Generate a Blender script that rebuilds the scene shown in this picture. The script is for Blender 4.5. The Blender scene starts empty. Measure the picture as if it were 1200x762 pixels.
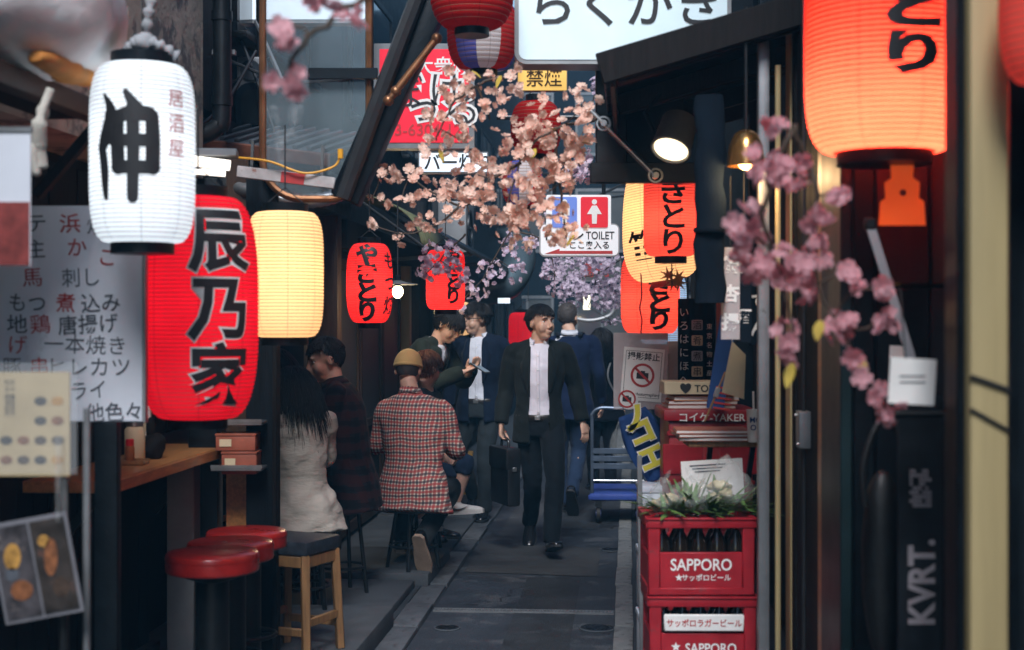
import bpy, bmesh, math, random
import numpy as np
from mathutils import Vector, Matrix, noise
from mathutils.bvhtree import BVHTree
random.seed(11)
PI = math.pi
C = bpy.context.scene.collection
S = bpy.context.scene

# ---------------------------------------------------------------- camera, sky, sun, exposure
F = 1667.0           # focal length in photo pixels (50 mm on a 36 mm wide sensor)
EYE = 1.6
cam_d = bpy.data.cameras.new('camera')
cam_d.lens = 50.0; cam_d.sensor_width = 36.0; cam_d.sensor_fit = 'HORIZONTAL'
cam_d.shift_y = -0.0025
cam_d.clip_start = 0.05; cam_d.clip_end = 1000
cam_d.dof.use_dof = True; cam_d.dof.focus_distance = 8.4; cam_d.dof.aperture_fstop = 3.0
cam = bpy.data.objects.new('camera', cam_d); C.objects.link(cam)
cam.location = (0, 0, EYE); cam.rotation_euler = (PI/2, 0, 0)
S.camera = cam

SUN_EL, SUN_AZ = math.radians(47), math.radians(183)
w = bpy.data.worlds.new('World'); S.world = w; w.use_nodes = True
wn = w.node_tree
bg = wn.nodes['Background']
sky = wn.nodes.new('ShaderNodeTexSky'); sky.sky_type = 'NISHITA'; sky.sun_disc = False
sky.sun_elevation = SUN_EL; sky.sun_rotation = SUN_AZ
sky.air_density = 1.4; sky.dust_density = 0.4; sky.ozone_density = 5.0
wn.links.new(sky.outputs[0], bg.inputs[0]); bg.inputs[1].default_value = 0.065
sd = bpy.data.lights.new('sun', 'SUN'); sd.energy = 2.1; sd.angle = math.radians(24); sd.color = (0.96, 0.97, 1.0)
sun = bpy.data.objects.new('sun', sd); C.objects.link(sun)
# direction towards the sun: azimuth measured clockwise from +Y, as the sky node does
sv = Vector((math.sin(SUN_AZ)*math.cos(SUN_EL), math.cos(SUN_AZ)*math.cos(SUN_EL), math.sin(SUN_EL)))
sun.rotation_euler = sv.to_track_quat('Z', 'Y').to_euler()

S.view_settings.view_transform = 'Standard'; S.view_settings.look = 'None'
S.view_settings.exposure = 1.3; S.view_settings.gamma = 1.0
LK = 2**(2.6-S.view_settings.exposure)     # lantern light is set against the exposure
S.render.engine = 'CYCLES'
S.cycles.use_denoising = True
try: S.cycles.denoiser = 'OPENIMAGEDENOISE'
except Exception: pass
S.cycles.max_bounces = 6; S.cycles.diffuse_bounces = 3; S.cycles.glossy_bounces = 3
S.cycles.transmission_bounces = 5; S.cycles.transparent_max_bounces = 10; S.cycles.volume_bounces = 0
S.cycles.sample_clamp_indirect = 3.0
S.cycles.caustics_reflective = False; S.cycles.caustics_refractive = False

def P(px, py, Y):
    """the point at distance Y that the photograph shows at pixel (px, py)"""
    return Vector(((px-600)/F*Y, Y, EYE-(py-378)/F*Y))
def G(px, py, z=0.0):
    """the point at height z that the photograph shows at pixel (px, py)"""
    return P(px, py, (EYE-z)*F/(py-378))
AL = math.atan(137/F)               # the lane runs a little to the right of the view
def A(u, v, z=0.0):
    """lane coordinates (across, along, up) -> world"""
    return Vector((u*math.cos(AL)+v*math.sin(AL), -u*math.sin(AL)+v*math.cos(AL), z))

# ---------------------------------------------------------------- materials
def srgb(r, g, b):
    f = lambda c: (c/255/12.92) if c/255 <= 0.04045 else ((c/255+0.055)/1.055)**2.4
    return (f(r), f(g), f(b))
MATS = {}
def nd(nt, typ, **kw):
    n = nt.nodes.new(typ)
    for k, v in kw.items(): setattr(n, k, v)
    return n
def mat(name, col, rough=0.6, metal=0.0, var=0.25, scale=8.0, bump=0.0, bscale=60.0, emit=None, estr=0.0, trans=0.0, alpha=1.0, coat=0.0, sheen=0.0, wear=None, stretch=(1,1,1), spec=0.5, sub=0.0, rvar=0.12):
    """principled material with noise-driven colour, roughness and fine relief"""
    m = bpy.data.materials.new(name); m.use_nodes = True; nt = m.node_tree; L = nt.links.new
    b = nt.nodes['Principled BSDF']
    tc = nd(nt, 'ShaderNodeTexCoord'); mp = nd(nt, 'ShaderNodeMapping'); mp.inputs['Scale'].default_value = stretch
    L(tc.outputs['Object'], mp.inputs[0])
    n1 = nd(nt, 'ShaderNodeTexNoise'); n1.inputs['Scale'].default_value = scale; n1.inputs['Detail'].default_value = 6; n1.inputs['Roughness'].default_value = 0.62
    L(mp.outputs[0], n1.inputs['Vector'])
    rp = nd(nt, 'ShaderNodeValToRGB')
    rp.color_ramp.elements[0].position = 0.3; rp.color_ramp.elements[1].position = 0.7
    lo = [c*(1-var) for c in col]; hi = [min(1, c*(1+var*0.8)) for c in col]
    rp.color_ramp.elements[0].color = (*lo, 1); rp.color_ramp.elements[1].color = (*hi, 1)
    L(n1.outputs['Fac'], rp.inputs[0]); out = rp.outputs[0]
    if wear:                                     # (colour, threshold, scale)
        n3 = nd(nt, 'ShaderNodeTexNoise'); n3.inputs['Scale'].default_value = wear[2]; n3.inputs['Detail'].default_value = 9; n3.inputs['Roughness'].default_value = 0.7
        L(mp.outputs[0], n3.inputs['Vector'])
        r3 = nd(nt, 'ShaderNodeValToRGB'); r3.color_ramp.elements[0].position = wear[1]; r3.color_ramp.elements[1].position = min(1, wear[1]+0.07)
        L(n3.outputs['Fac'], r3.inputs[0])
        mx = nd(nt, 'ShaderNodeMix', data_type='RGBA'); mx.inputs['B'].default_value = (*wear[0], 1)
        L(r3.outputs[0], mx.inputs['Factor']); L(out, mx.inputs['A']); out = mx.outputs['Result']
    L(out, b.inputs['Base Color'])
    mr = nd(nt, 'ShaderNodeMapRange'); mr.inputs['To Min'].default_value = max(0.02, rough-rvar); mr.inputs['To Max'].default_value = min(1, rough+rvar)
    L(n1.outputs['Fac'], mr.inputs[0]); L(mr.outputs[0], b.inputs['Roughness'])
    b.inputs['Metallic'].default_value = metal; b.inputs['Specular IOR Level'].default_value = spec
    b.inputs['Coat Weight'].default_value = coat; b.inputs['Sheen Weight'].default_value = sheen
    b.inputs['Transmission Weight'].default_value = trans; b.inputs['Alpha'].default_value = alpha
    if sub: b.inputs['Subsurface Weight'].default_value = sub; b.inputs['Subsurface Radius'].default_value = (0.01, 0.004, 0.002); b.inputs['Subsurface Scale'].default_value = 1.0
    if emit: b.inputs['Emission Color'].default_value = (*emit, 1); b.inputs['Emission Strength'].default_value = estr
    if bump:
        n2 = nd(nt, 'ShaderNodeTexNoise'); n2.inputs['Scale'].default_value = bscale; n2.inputs['Detail'].default_value = 5
        L(mp.outputs[0], n2.inputs['Vector'])
        bp = nd(nt, 'ShaderNodeBump'); bp.inputs['Strength'].default_value = bump; bp.inputs['Distance'].default_value = 0.01
        L(n2.outputs['Fac'], bp.inputs['Height']); L(bp.outputs[0], b.inputs['Normal'])
    MATS[name] = m
    return m
def M(n): return MATS[n] if isinstance(n, str) else n

# ---------------------------------------------------------------- mesh building
class B:
    """collects shapes for ONE mesh"""
    def __init__(s): s.v = []; s.f = []
    def add(s, vs, fs):
        o = len(s.v); s.v += [tuple(p) for p in vs]; s.f += [tuple(i+o for i in f) for f in fs]; return s
    def box(s, c, d, rot=None, bev=0.0):
        c = Vector(c); hx, hy, hz = d[0]/2, d[1]/2, d[2]/2
        if bev > 0:
            b = min(bev, hx*.9, hy*.9, hz*.9)
            bm = bmesh.new(); bmesh.ops.create_cube(bm, size=1.0)
            for q in bm.verts: q.co = Vector((q.co.x*2*hx, q.co.y*2*hy, q.co.z*2*hz))
            bmesh.ops.bevel(bm, geom=bm.edges[:], offset=b, segments=2 if b > .004 else 1, affect='EDGES', profile=0.6)
            bm.verts.index_update(); vs = [q.co.copy() for q in bm.verts]; fs = [[q.index for q in f.verts] for f in bm.faces]; bm.free()
        else:
            vs = [Vector((x*hx, y*hy, z*hz)) for z in (-1, 1) for y in (-1, 1) for x in (-1, 1)]
            fs = [(0,2,3,1), (4,5,7,6), (0,1,5,4), (2,6,7,3), (0,4,6,2), (1,3,7,5)]
        if rot is not None: vs = [rot @ q for q in vs]
        return s.add([q+c for q in vs], fs)
    def bar(s, a, b, w, h, up=(0,0,1), bev=0.0):
        """box beam from a to b, w wide and h high"""
        a, b = Vector(a), Vector(b); d = b-a; y = d.normalized(); x = y.cross(Vector(up))
        if x.length < 1e-4: x = Vector((1,0,0))
        x.normalize(); z = x.cross(y)
        return s.box((a+b)/2, (w, d.length, h), Matrix((x, y, z)).transposed(), bev)
    def loft(s, rings, n=14, cap=True, close=False):
        """rings: (centre, axis u, axis v) with half lengths in the axes"""
        vs = []
        for c, u, v in rings:
            for k in range(n):
                t = 2*PI*k/n; vs.append(Vector(c)+Vector(u)*math.cos(t)+Vector(v)*math.sin(t))
        fs = []
        m = len(rings)
        for i in range(m-1):
            for k in range(n):
                k2 = (k+1) % n; fs.append((i*n+k, i*n+k2, (i+1)*n+k2, (i+1)*n+k))
        if cap:
            fs.append(tuple(range(n-1, -1, -1))); fs.append(tuple((m-1)*n+k for k in range(n)))
        return s.add(vs, fs)
    def tube(s, pts, r, n=8, cap=True, flat=1.0, side=None):
        """tube through pts with radius r (number or list); flat squashes it across side"""
        pts = [Vector(p) for p in pts]; m = len(pts)
        rs = r if isinstance(r, (list, tuple)) else [r]*m
        rings = []; u = None
        for i in range(m):
            d = (pts[min(i+1, m-1)]-pts[max(i-1, 0)]).normalized()
            if u is None:
                ref = Vector(side) if side is not None else (Vector((0,0,1)) if abs(d.z) < .9 else Vector((1,0,0)))
                u = (ref-d*ref.dot(d)).normalized()
            else:
                u = (u-d*u.dot(d)).normalized()
            v = d.cross(u)
            rings.append((pts[i], u*rs[i], v*rs[i]*flat))
        return s.loft(rings, n, cap)
    def lathe(s, prof, c=(0,0,0), n=24, axis='z', cap=True):
        c = Vector(c); rings = []
        for r, h in prof:
            if axis == 'z': rings.append((c+Vector((0,0,h)), Vector((r,0,0)), Vector((0,r,0))))
            elif axis == 'y': rings.append((c+Vector((0,h,0)), Vector((0,0,r)), Vector((r,0,0))))
            else: rings.append((c+Vector((h,0,0)), Vector((0,r,0)), Vector((0,0,r))))
        return s.loft(rings, n, cap)
    def prism(s, pts, d, o=(0,0,0), X=(1,0,0), Z=(0,0,1)):
        """outline (x, z) extruded by d along X x Z"""
        o, X, Z = Vector(o), Vector(X), Vector(Z); Y = Z.cross(X).normalized()*d; n = len(pts)
        vs = [o+X*x+Z*z for x, z in pts]; vs += [q+Y for q in vs]
        fs = [tuple(range(n)), tuple(range(2*n-1, n-1, -1))]
        fs += [(i, i+n, (i+1) % n+n, (i+1) % n) for i in range(n)]
        return s.add(vs, fs)
    def ell(s, c, r, n=14, m=9, rot=None):
        c = Vector(c); vs = []; fs = []
        for i in range(1, m):
            a = PI*i/m
            for k in range(n):
                t = 2*PI*k/n
                q = Vector((r[0]*math.sin(a)*math.cos(t), r[1]*math.sin(a)*math.sin(t), r[2]*math.cos(a)))
                vs.append(c+(rot @ q if rot is not None else q))
        top = Vector((0,0,r[2])); vs.append(c+(rot @ top if rot is not None else top)); vs.append(c-(rot @ top if rot is not None else top))
        for i in range(m-2):
            for k in range(n):
                k2 = (k+1) % n; fs.append((i*n+k, (i+1)*n+k, (i+1)*n+k2, i*n+k2))
        t, b = len(vs)-2, len(vs)-1
        for k in range(n):
            k2 = (k+1) % n; fs.append((t, k, k2)); fs.append((b, (m-2)*n+k2, (m-2)*n+k))
        return s.add(vs, fs)
    def mesh(s, name='m', smooth=False, fix=True):
        me = bpy.data.meshes.new(name); me.from_pydata(s.v, [], s.f)
        if fix:
            bm = bmesh.new(); bm.from_mesh(me); bmesh.ops.recalc_face_normals(bm, faces=bm.faces[:]); bm.to_mesh(me); bm.free()
        if smooth is True:
            me.polygons.foreach_set('use_smooth', [True]*len(me.polygons))
        elif smooth:
            me.polygons.foreach_set('use_smooth', [True]*len(me.polygons)); me.set_sharp_from_angle(angle=math.radians(smooth))
        me.update(); return me
def link(name, me, m, parent=None, loc=None, rot=None):
    if isinstance(me, B): me = me.mesh(name, 38)
    o = bpy.data.objects.new(name, me); C.objects.link(o)
    if m is not None and hasattr(me, 'materials') and len(me.materials) == 0: me.materials.append(M(m))
    if parent is not None: o.parent = parent
    if loc is not None: o.location = loc
    if rot is not None: o.rotation_euler = rot
    return o
def tag(o, label, cat, group=None):
    o['label'] = label; o['category'] = cat
    if group: o['group'] = group
    return o
def thing(name, label, cat, loc=(0,0,0), rz=0.0, group=None):
    o = bpy.data.objects.new(name, None); C.objects.link(o); o.empty_display_size = .1
    o.location = loc; o.rotation_euler = (0, 0, rz)
    return tag(o, label, cat, group)
def struct(name, me, m):
    o = link(name, me, m); o['kind'] = 'structure'; return o
def copy_tree(o, parent=None):
    c = o.copy(); C.objects.link(c); c.parent = parent
    for ch in [x for x in o.children]: copy_tree(ch, c)
    return c

# ---------------------------------------------------------------- lettering
_tc = {}
def text_raw(s, bold=0.0, vertical=False, sx=1.0, gap=1.0):
    """flat triangles of the writing, em = 1, centred; returns (verts 2d, faces)"""
    key = (s, bold, vertical, sx, gap)
    if key in _tc: return _tc[key]
    V, Fc = [], []
    items = [(ch, i) for i, ch in enumerate(s)] if vertical else [(s, 0)]
    for ch, i in items:
        if ch == ' ': continue
        cu = bpy.data.curves.new('t', 'FONT'); cu.body = ch; cu.resolution_u = 3; cu.offset = bold
        cu.align_x = 'CENTER'; cu.fill_mode = 'FRONT' if hasattr(cu, 'fill_mode') else cu.fill_mode
        o = bpy.data.objects.new('t', cu); C.objects.link(o)
        dg = bpy.context.evaluated_depsgraph_get(); me = bpy.data.meshes.new_from_object(o.evaluated_get(dg))
        bm = bmesh.new(); bm.from_mesh(me); bmesh.ops.triangulate(bm, faces=bm.faces[:]); bm.verts.index_update()
        n0 = len(V); yoff = -i*gap if vertical else 0
        V += [(q.co.x*sx, q.co.y-0.37+yoff) for q in bm.verts]; Fc += [tuple(q.index+n0 for q in f.verts) for f in bm.faces]
        bm.free(); bpy.data.objects.remove(o); bpy.data.meshes.remove(me); bpy.data.curves.remove(cu)
    if vertical:
        h = (len(s)-1)*gap/2; V = [(x, y+h) for x, y in V]
    _tc[key] = (V, Fc); return V, Fc
def text_size(s, bold=0, vertical=False, sx=1.0, gap=1.0):
    V, _ = text_raw(s, bold, vertical, sx, gap)
    return max(p[0] for p in V)-min(p[0] for p in V), max(p[1] for p in V)-min(p[1] for p in V)
def lettering(s, m, parent, o, size, X=(1,0,0), Z=(0,0,1), bold=0.0, vertical=False, sx=1.0, gap=1.0, name='lettering', rot=0.0):
    """flat writing centred at o in the parent's frame, reading along X with up Z"""
    if vertical and gap > 1.15 and len(s) > 1:
        X = Vector(X).normalized(); Z = Vector(Z).normalized(); n = len(s)
        return [lettering(c, m, parent, Vector(o)+Z*(size*gap*((n-1)/2-i)), size, X, Z, bold, False, sx, 1.0, name, rot) for i, c in enumerate(s)]
    V, Fc = text_raw(s, bold, vertical, sx, gap); o = Vector(o); X = Vector(X).normalized(); Z = Vector(Z).normalized()
    ca, sa = math.cos(rot), math.sin(rot)
    b = B(); b.add([o+X*(size*(x*ca-y*sa))+Z*(size*(x*sa+y*ca)) for x, y in V], Fc)
    return link(name, b.mesh(name, fix=False), m, parent)
def subdiv_tris(V, Fc, maxlen):
    """split long edges so that the writing can follow a curved surface"""
    bm = bmesh.new(); vs = [bm.verts.new((x, y, 0)) for x, y in V]
    for f in Fc:
        try: bm.faces.new([vs[i] for i in f])
        except ValueError: pass
    for _ in range(4):
        es = [e for e in bm.edges if e.calc_length() > maxlen]
        if not es: break
        bmesh.ops.subdivide_edges(bm, edges=es, cuts=1); bmesh.ops.triangulate(bm, faces=[f for f in bm.faces if len(f.verts) > 3])
    bm.verts.index_update(); out = [(q.co.x, q.co.y) for q in bm.verts], [tuple(q.index for q in f.verts) for f in bm.faces]
    bm.free(); return out
def crv(pts, n=8):
    """smooth curve through pts"""
    pts = [Vector(p) for p in pts]; out = []
    for i in range(len(pts)-1):
        p0, p1, p2, p3 = pts[max(i-1,0)], pts[i], pts[i+1], pts[min(i+2,len(pts)-1)]
        for k in range(n):
            t = k/n; out.append(0.5*((2*p1)+(p2-p0)*t+(2*p0-5*p1+4*p2-p3)*t*t+(3*p1-p0-3*p2+p3)*t**3))
    out.append(pts[-1]); return out
def rrect(w, h, r, n=5):
    """rounded rectangle outline, centred"""
    out = []
    for cx, cz, a0 in ((w/2-r, h/2-r, 0), (-w/2+r, h/2-r, 90), (-w/2+r, -h/2+r, 180), (w/2-r, -h/2+r, 270)):
        for k in range(n+1):
            a = math.radians(a0+90*k/n); out.append((cx+r*math.cos(a), cz+r*math.sin(a)))
    return out
def disc(r, n=20, c=(0,0)): return [(c[0]+r*math.cos(2*PI*k/n), c[1]+r*math.sin(2*PI*k/n)) for k in range(n)]
def star(R, r, c=(0,0)): return [(c[0]+(R if k%2==0 else r)*math.sin(PI*k/5), c[1]+(R if k%2==0 else r)*math.cos(PI*k/5)) for k in range(10)]
# ---------------------------------------------------------------- the palette
def asphalt_mat():
    m = mat('asphalt', (0.028, 0.034, 0.043), rough=0.62, var=0.55, scale=1.6, bump=0.9, bscale=120, wear=((0.070,0.075,0.082), 0.55, 3.0), rvar=0.28)
    nt = m.node_tree; L = nt.links.new; b = nt.nodes['Principled BSDF']
    vz = nd(nt, 'ShaderNodeTexVoronoi', feature='DISTANCE_TO_EDGE'); vz.inputs['Scale'].default_value = 1.1
    tc = nd(nt, 'ShaderNodeTexCoord'); nz = nd(nt, 'ShaderNodeTexNoise'); nz.inputs['Scale'].default_value = 5.0; nz.inputs['Detail'].default_value = 5
    mxv = nd(nt, 'ShaderNodeMix', data_type='VECTOR'); mxv.inputs['Factor'].default_value = 0.22
    L(tc.outputs['Object'], nz.inputs['Vector']); L(tc.outputs['Object'], mxv.inputs['A']); L(nz.outputs['Color'], mxv.inputs['B']); L(mxv.outputs['Result'], vz.inputs['Vector'])
    cr = nd(nt, 'ShaderNodeMath', operation='LESS_THAN'); cr.inputs[1].default_value = 0.006; L(vz.outputs['Distance'], cr.inputs[0])
    sp = nd(nt, 'ShaderNodeTexNoise'); sp.inputs['Scale'].default_value = 150; sp.inputs['Detail'].default_value = 2; L(tc.outputs['Object'], sp.inputs['Vector'])
    sr = nd(nt, 'ShaderNodeMapRange'); sr.inputs['From Min'].default_value = 0.35; sr.inputs['From Max'].default_value = 0.75; sr.inputs['To Min'].default_value = 0.35; sr.inputs['To Max'].default_value = 2.3; L(sp.outputs['Fac'], sr.inputs[0])
    src = b.inputs['Base Color'].links[0].from_socket
    mm = nd(nt, 'ShaderNodeVectorMath', operation='SCALE'); L(src, mm.inputs[0]); L(sr.outputs[0], mm.inputs['Scale'])
    mx = nd(nt, 'ShaderNodeMix', data_type='RGBA'); mx.inputs['B'].default_value = (0.012, 0.012, 0.013, 1); L(cr.outputs[0], mx.inputs['Factor']); L(mm.outputs[0], mx.inputs['A']); L(mx.outputs['Result'], b.inputs['Base Color'])
asphalt_mat()
mat('concrete', (0.066, 0.076, 0.086), 0.75, var=0.3, scale=5, bump=0.35, bscale=70, wear=((0.06,0.06,0.06), 0.6, 7))
mat('concrete_dark', (0.030, 0.037, 0.044), 0.7, var=0.35, scale=4, bump=0.4, bscale=60, wear=((0.03,0.03,0.03), 0.6, 6))
mat('kerb', (0.085, 0.094, 0.105), 0.7, var=0.3, scale=9, bump=0.4, bscale=90, wear=((0.05,0.05,0.052), 0.57, 12))
mat('gutter', (0.20, 0.205, 0.20), 0.6, var=0.25, scale=9, bump=0.3, bscale=90, wear=((0.1,0.1,0.1), 0.53, 14))
mat('plaster', (0.42, 0.40, 0.34), 0.85, var=0.35, scale=4, bump=0.5, bscale=30, wear=((0.14,0.15,0.15), 0.52, 5))
mat('navy_board', (0.006, 0.010, 0.014), 0.75, var=0.4, scale=10, bump=0.25, bscale=40, stretch=(4,4,.4), spec=.15)
mat('black_paint', (0.004, 0.007, 0.010), 0.42, spec=.18, var=0.4, scale=12, bump=0.12, bscale=60, wear=((0.05,0.05,0.05), 0.68, 20))
mat('black_steel', (0.009, 0.011, 0.013), 0.4, metal=0.3, var=0.4, scale=14, bump=0.08, wear=((0.09,0.075,0.06), 0.66, 18))
mat('steel', (0.45, 0.46, 0.47), 0.35, metal=0.9, var=0.2, scale=14, bump=0.05)
mat('grey_metal', (0.20, 0.21, 0.22), 0.45, metal=0.4, var=0.25, scale=8, bump=0.05, wear=((0.08,0.07,0.06), 0.66, 12))
mat('pale_metal', (0.30, 0.31, 0.32), 0.45, metal=0.25, var=0.18, scale=6, bump=0.05, wear=((0.2,0.18,0.16), 0.68, 10))
mat('bronze', (0.28, 0.13, 0.06), 0.4, metal=0.7, var=0.3, scale=10)
mat('dark_wood', (0.011, 0.010, 0.010), 0.75, spec=.15, var=0.5, scale=10, bump=0.25, bscale=40, stretch=(6,6,.5))
mat('brown_wood', (0.05, 0.028, 0.018), 0.5, spec=.25, var=0.4, scale=10, bump=0.2, bscale=40, stretch=(6,6,.5))
mat('orange_wood', (0.50, 0.22, 0.075), 0.38, var=0.35, scale=9, bump=0.12, bscale=50, stretch=(8,1,8), coat=0.2)  # warm interior light on the counter is put into this brightened wood tone
mat('pine_wood', (0.30, 0.16, 0.065), 0.5, var=0.4, scale=7, bump=0.15, bscale=50, stretch=(7,7,.7), wear=((0.12,0.06,0.03), 0.64, 9))
mat('cream_post', (0.46, 0.36, 0.18), 0.5, var=0.15, scale=5, bump=0.1, bscale=40, stretch=(6,6,.3), wear=((0.36,0.28,0.15), 0.66, 6))
mat('red_vinyl', (0.42, 0.020, 0.016), 0.30, var=0.3, scale=10, bump=0.12, bscale=26, coat=0.25, wear=((0.20,0.008,0.008), 0.64, 14))
mat('crate_red', (0.32, 0.011, 0.020), 0.42, var=0.22, scale=12, bump=0.08, bscale=70, wear=((0.20,0.03,0.035), 0.60, 22))
mat('red_plastic', (0.30, 0.012, 0.018), 0.45, var=0.3, scale=9, bump=0.06)
mat('white_paint', (0.78, 0.78, 0.76), 0.5, var=0.06, scale=14)
mat('white_paper', (0.78, 0.77, 0.74), 0.7, var=0.08, scale=6, bump=0.05)
mat('cream_paper', (0.66, 0.55, 0.36), 0.7, var=0.1, scale=6)
mat('whiteboard', (0.70, 0.73, 0.80), 0.35, var=0.1, scale=3, wear=((0.60,0.62,0.68), 0.6, 5))
mat('ink_black', (0.012, 0.012, 0.014), 0.55, var=0.2)
mat('ink_red', (0.42, 0.03, 0.03), 0.55, var=0.2)
mat('ink_faded', (0.08, 0.09, 0.11), 0.6, var=0.3, scale=30)
mat('dark_bottle', (0.014, 0.010, 0.008), 0.1, var=0.2, coat=0.4)
mat('clear_bag', (0.72, 0.75, 0.75), 0.12, var=0.05, alpha=0.13, spec=1.0, coat=.6, bump=0.9, bscale=34)
mat('sleeve_plastic', (0.62, 0.56, 0.56), 0.25, var=0.1, alpha=0.55, scale=14)
mat('glass_pane', (0.05, 0.06, 0.07), 0.08, var=0.1, coat=0.5)
mat('frosted_pane', (0.07, 0.075, 0.075), 0.5, var=0.2, scale=2)
mat('blue_paint', (0.035, 0.07, 0.30), 0.4, var=0.25, scale=10, wear=((0.03,0.05,0.15), 0.63, 18))
mat('blue_cloth', (0.012, 0.055, 0.20), 0.8, var=0.15, bump=0.2, bscale=200)
mat('yellow_ink', (0.68, 0.60, 0.05), 0.7, var=0.08)
mat('foam_box', (0.60, 0.66, 0.74), 0.8, var=0.06, bump=0.15, bscale=120)
mat('navy_cloth', (0.005, 0.010, 0.017), 0.9, spec=.1, var=0.3, scale=6, bump=0.15, bscale=160)
mat('grey_cloth', (0.33, 0.34, 0.36), 0.85, var=0.15, scale=6, bump=0.15, bscale=160)
mat('rope_white', (0.60, 0.57, 0.50), 0.9, var=0.2, bump=0.4, bscale=160)
mat('rubber', (0.02, 0.02, 0.022), 0.7, var=0.2)
mat('cable', (0.015, 0.016, 0.018), 0.5, var=0.2)
mat('yellow_cable', (0.75, 0.36, 0.02), 0.5, var=0.1)
mat('pale_cloth', (0.92, 0.93, 0.95), 0.8, var=0.12, scale=4, bump=0.3, bscale=30)
mat('orange_cloth', (0.62, 0.24, 0.05), 0.8, var=0.3, scale=5, bump=0.3, bscale=30)
mat('roof_metal', (0.075, 0.085, 0.095), 0.45, metal=0.3, var=0.35, scale=6, wear=((0.14,0.07,0.035), 0.62, 5))
mat('teal_panel', (0.010, 0.026, 0.03), 0.45, spec=.25, var=0.25, scale=8)
mat('maroon_panel', (0.024, 0.010, 0.008), 0.5, spec=.2, var=0.35, scale=6, stretch=(4,4,.4), bump=0.1)

def lane(o): o.rotation_euler = (0, 0, -AL); return o
def lbox(u0, u1, v0, v1, z0, z1, bev=0.0, b=None):
    return (b or B()).box(((u0+u1)/2, (v0+v1)/2, (z0+z1)/2), (u1-u0, v1-v0, z1-z0), bev=bev)
def lthing(name, label, cat, u, v, z=0, group=None): return thing(name, label, cat, A(u, v, z), -AL, group)

# ---------------------------------------------------------------- ground
g = struct('ground', B().add([(-300,-300,-.03),(300,-300,-.03),(300,300,-.03),(-300,300,-.03)], [(0,1,2,3)]), 'concrete_dark')
road = lane(struct('road', B().add([(-1.09,-4,0),(-.08,-4,0),(-.08,30,0),(-1.09,30,0)], [(0,1,2,3)]), 'asphalt'))
rp_ = lane(struct('repair_patch', B().add([(-1.05,9.05,.004),(-.2,8.95,.004),(-.2,10.1,.004),(-1.07,10.2,.004)], [(0,1,2,3)]), mat('asphalt_patch', (0.045,0.046,0.047), 0.7, var=0.4, scale=3, bump=0.5, bscale=150, wear=((0.035,0.035,0.037), 0.55, 6))))
for (u0,u1,v0,v1,c) in ((-.62,-.30,5.2,8.9,(.024,.027,.031)),(-.98,-.70,10.6,13.4,(.052,.055,.06)),(-.55,-.25,11.0,17.0,(.026,.03,.035)),(-1.0,-.5,5.0,6.6,(.044,.048,.054))):
    j = [random.uniform(-.02,.02) for _ in range(8)]
    lane(struct('repair_patch', B().add([(u0+j[0],v0+j[1],.0025),(u1+j[2],v0+j[3],.0025),(u1+j[4],v1+j[5],.0025),(u0+j[6],v1+j[7],.0025)], [(0,1,2,3)]), mat('patch_%d' % int(v0*10), c, 0.68, var=0.4, scale=4, bump=0.8, bscale=130, wear=((c[0]*1.7,c[1]*1.7,c[2]*1.7), 0.57, 7))))
verge = lane(struct('side_strip', B().add([(.025,-4,.006),(1.2,-4,.006),(1.2,30,.006),(.025,30,.006)], [(0,1,2,3)]), 'concrete_dark'))
pav = lane(struct('pavement', lbox(-3.4,-1.236,-4,30,-.02,.03), 'concrete_dark'))
kerb = lane(struct('kerb', lbox(-1.236,-1.088,-4,30,-.02,.004), 'concrete_dark'))
kmesh = [lbox(-1.234,-1.09,-.295,.295,-.01,h, .008).mesh('kerb_stone', 38) for h in (.024,.027,.030)]
for k in range(33):
    o = link('kerb_stone', kmesh[k%3], 'kerb', kerb, (random.uniform(-.004,.004), 4.6+k*.6, random.uniform(-.002,.002)), (0,0,random.uniform(-.006,.006)))
gut = lane(struct('gutter', lbox(-.082,.024,-4,30,-.02,.002), 'concrete_dark'))
gmesh = [lbox(-.078,.020,-.296,.296,-.01,h, .006).mesh('gutter_block', 38) for h in (.012,.015,.017)]
for k in range(33):
    o = link('gutter_block', gmesh[k%3], 'gutter' if random.random() < .8 else 'kerb', gut, (random.uniform(-.004,.004), 4.75+k*.6, 0), (0,0,random.uniform(-.008,.008)))
# raised doorstep slabs along the shops
for v0, v1, z, u1 in ((4.4,5.82,.16,-1.40), (5.86,7.3,.13,-1.245), (7.34,8.36,.075,-1.27), (8.42,9.42,.10,-1.215), (9.5,11.2,.05,-1.25), (11.25,13.6,.06,-1.25)):
    s_ = lane(struct('pavement_slab', lbox(-2.3,u1,v0,v1,.02,z,.012), 'concrete')); s_.rotation_euler.z += random.uniform(-.006,.006)
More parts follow.
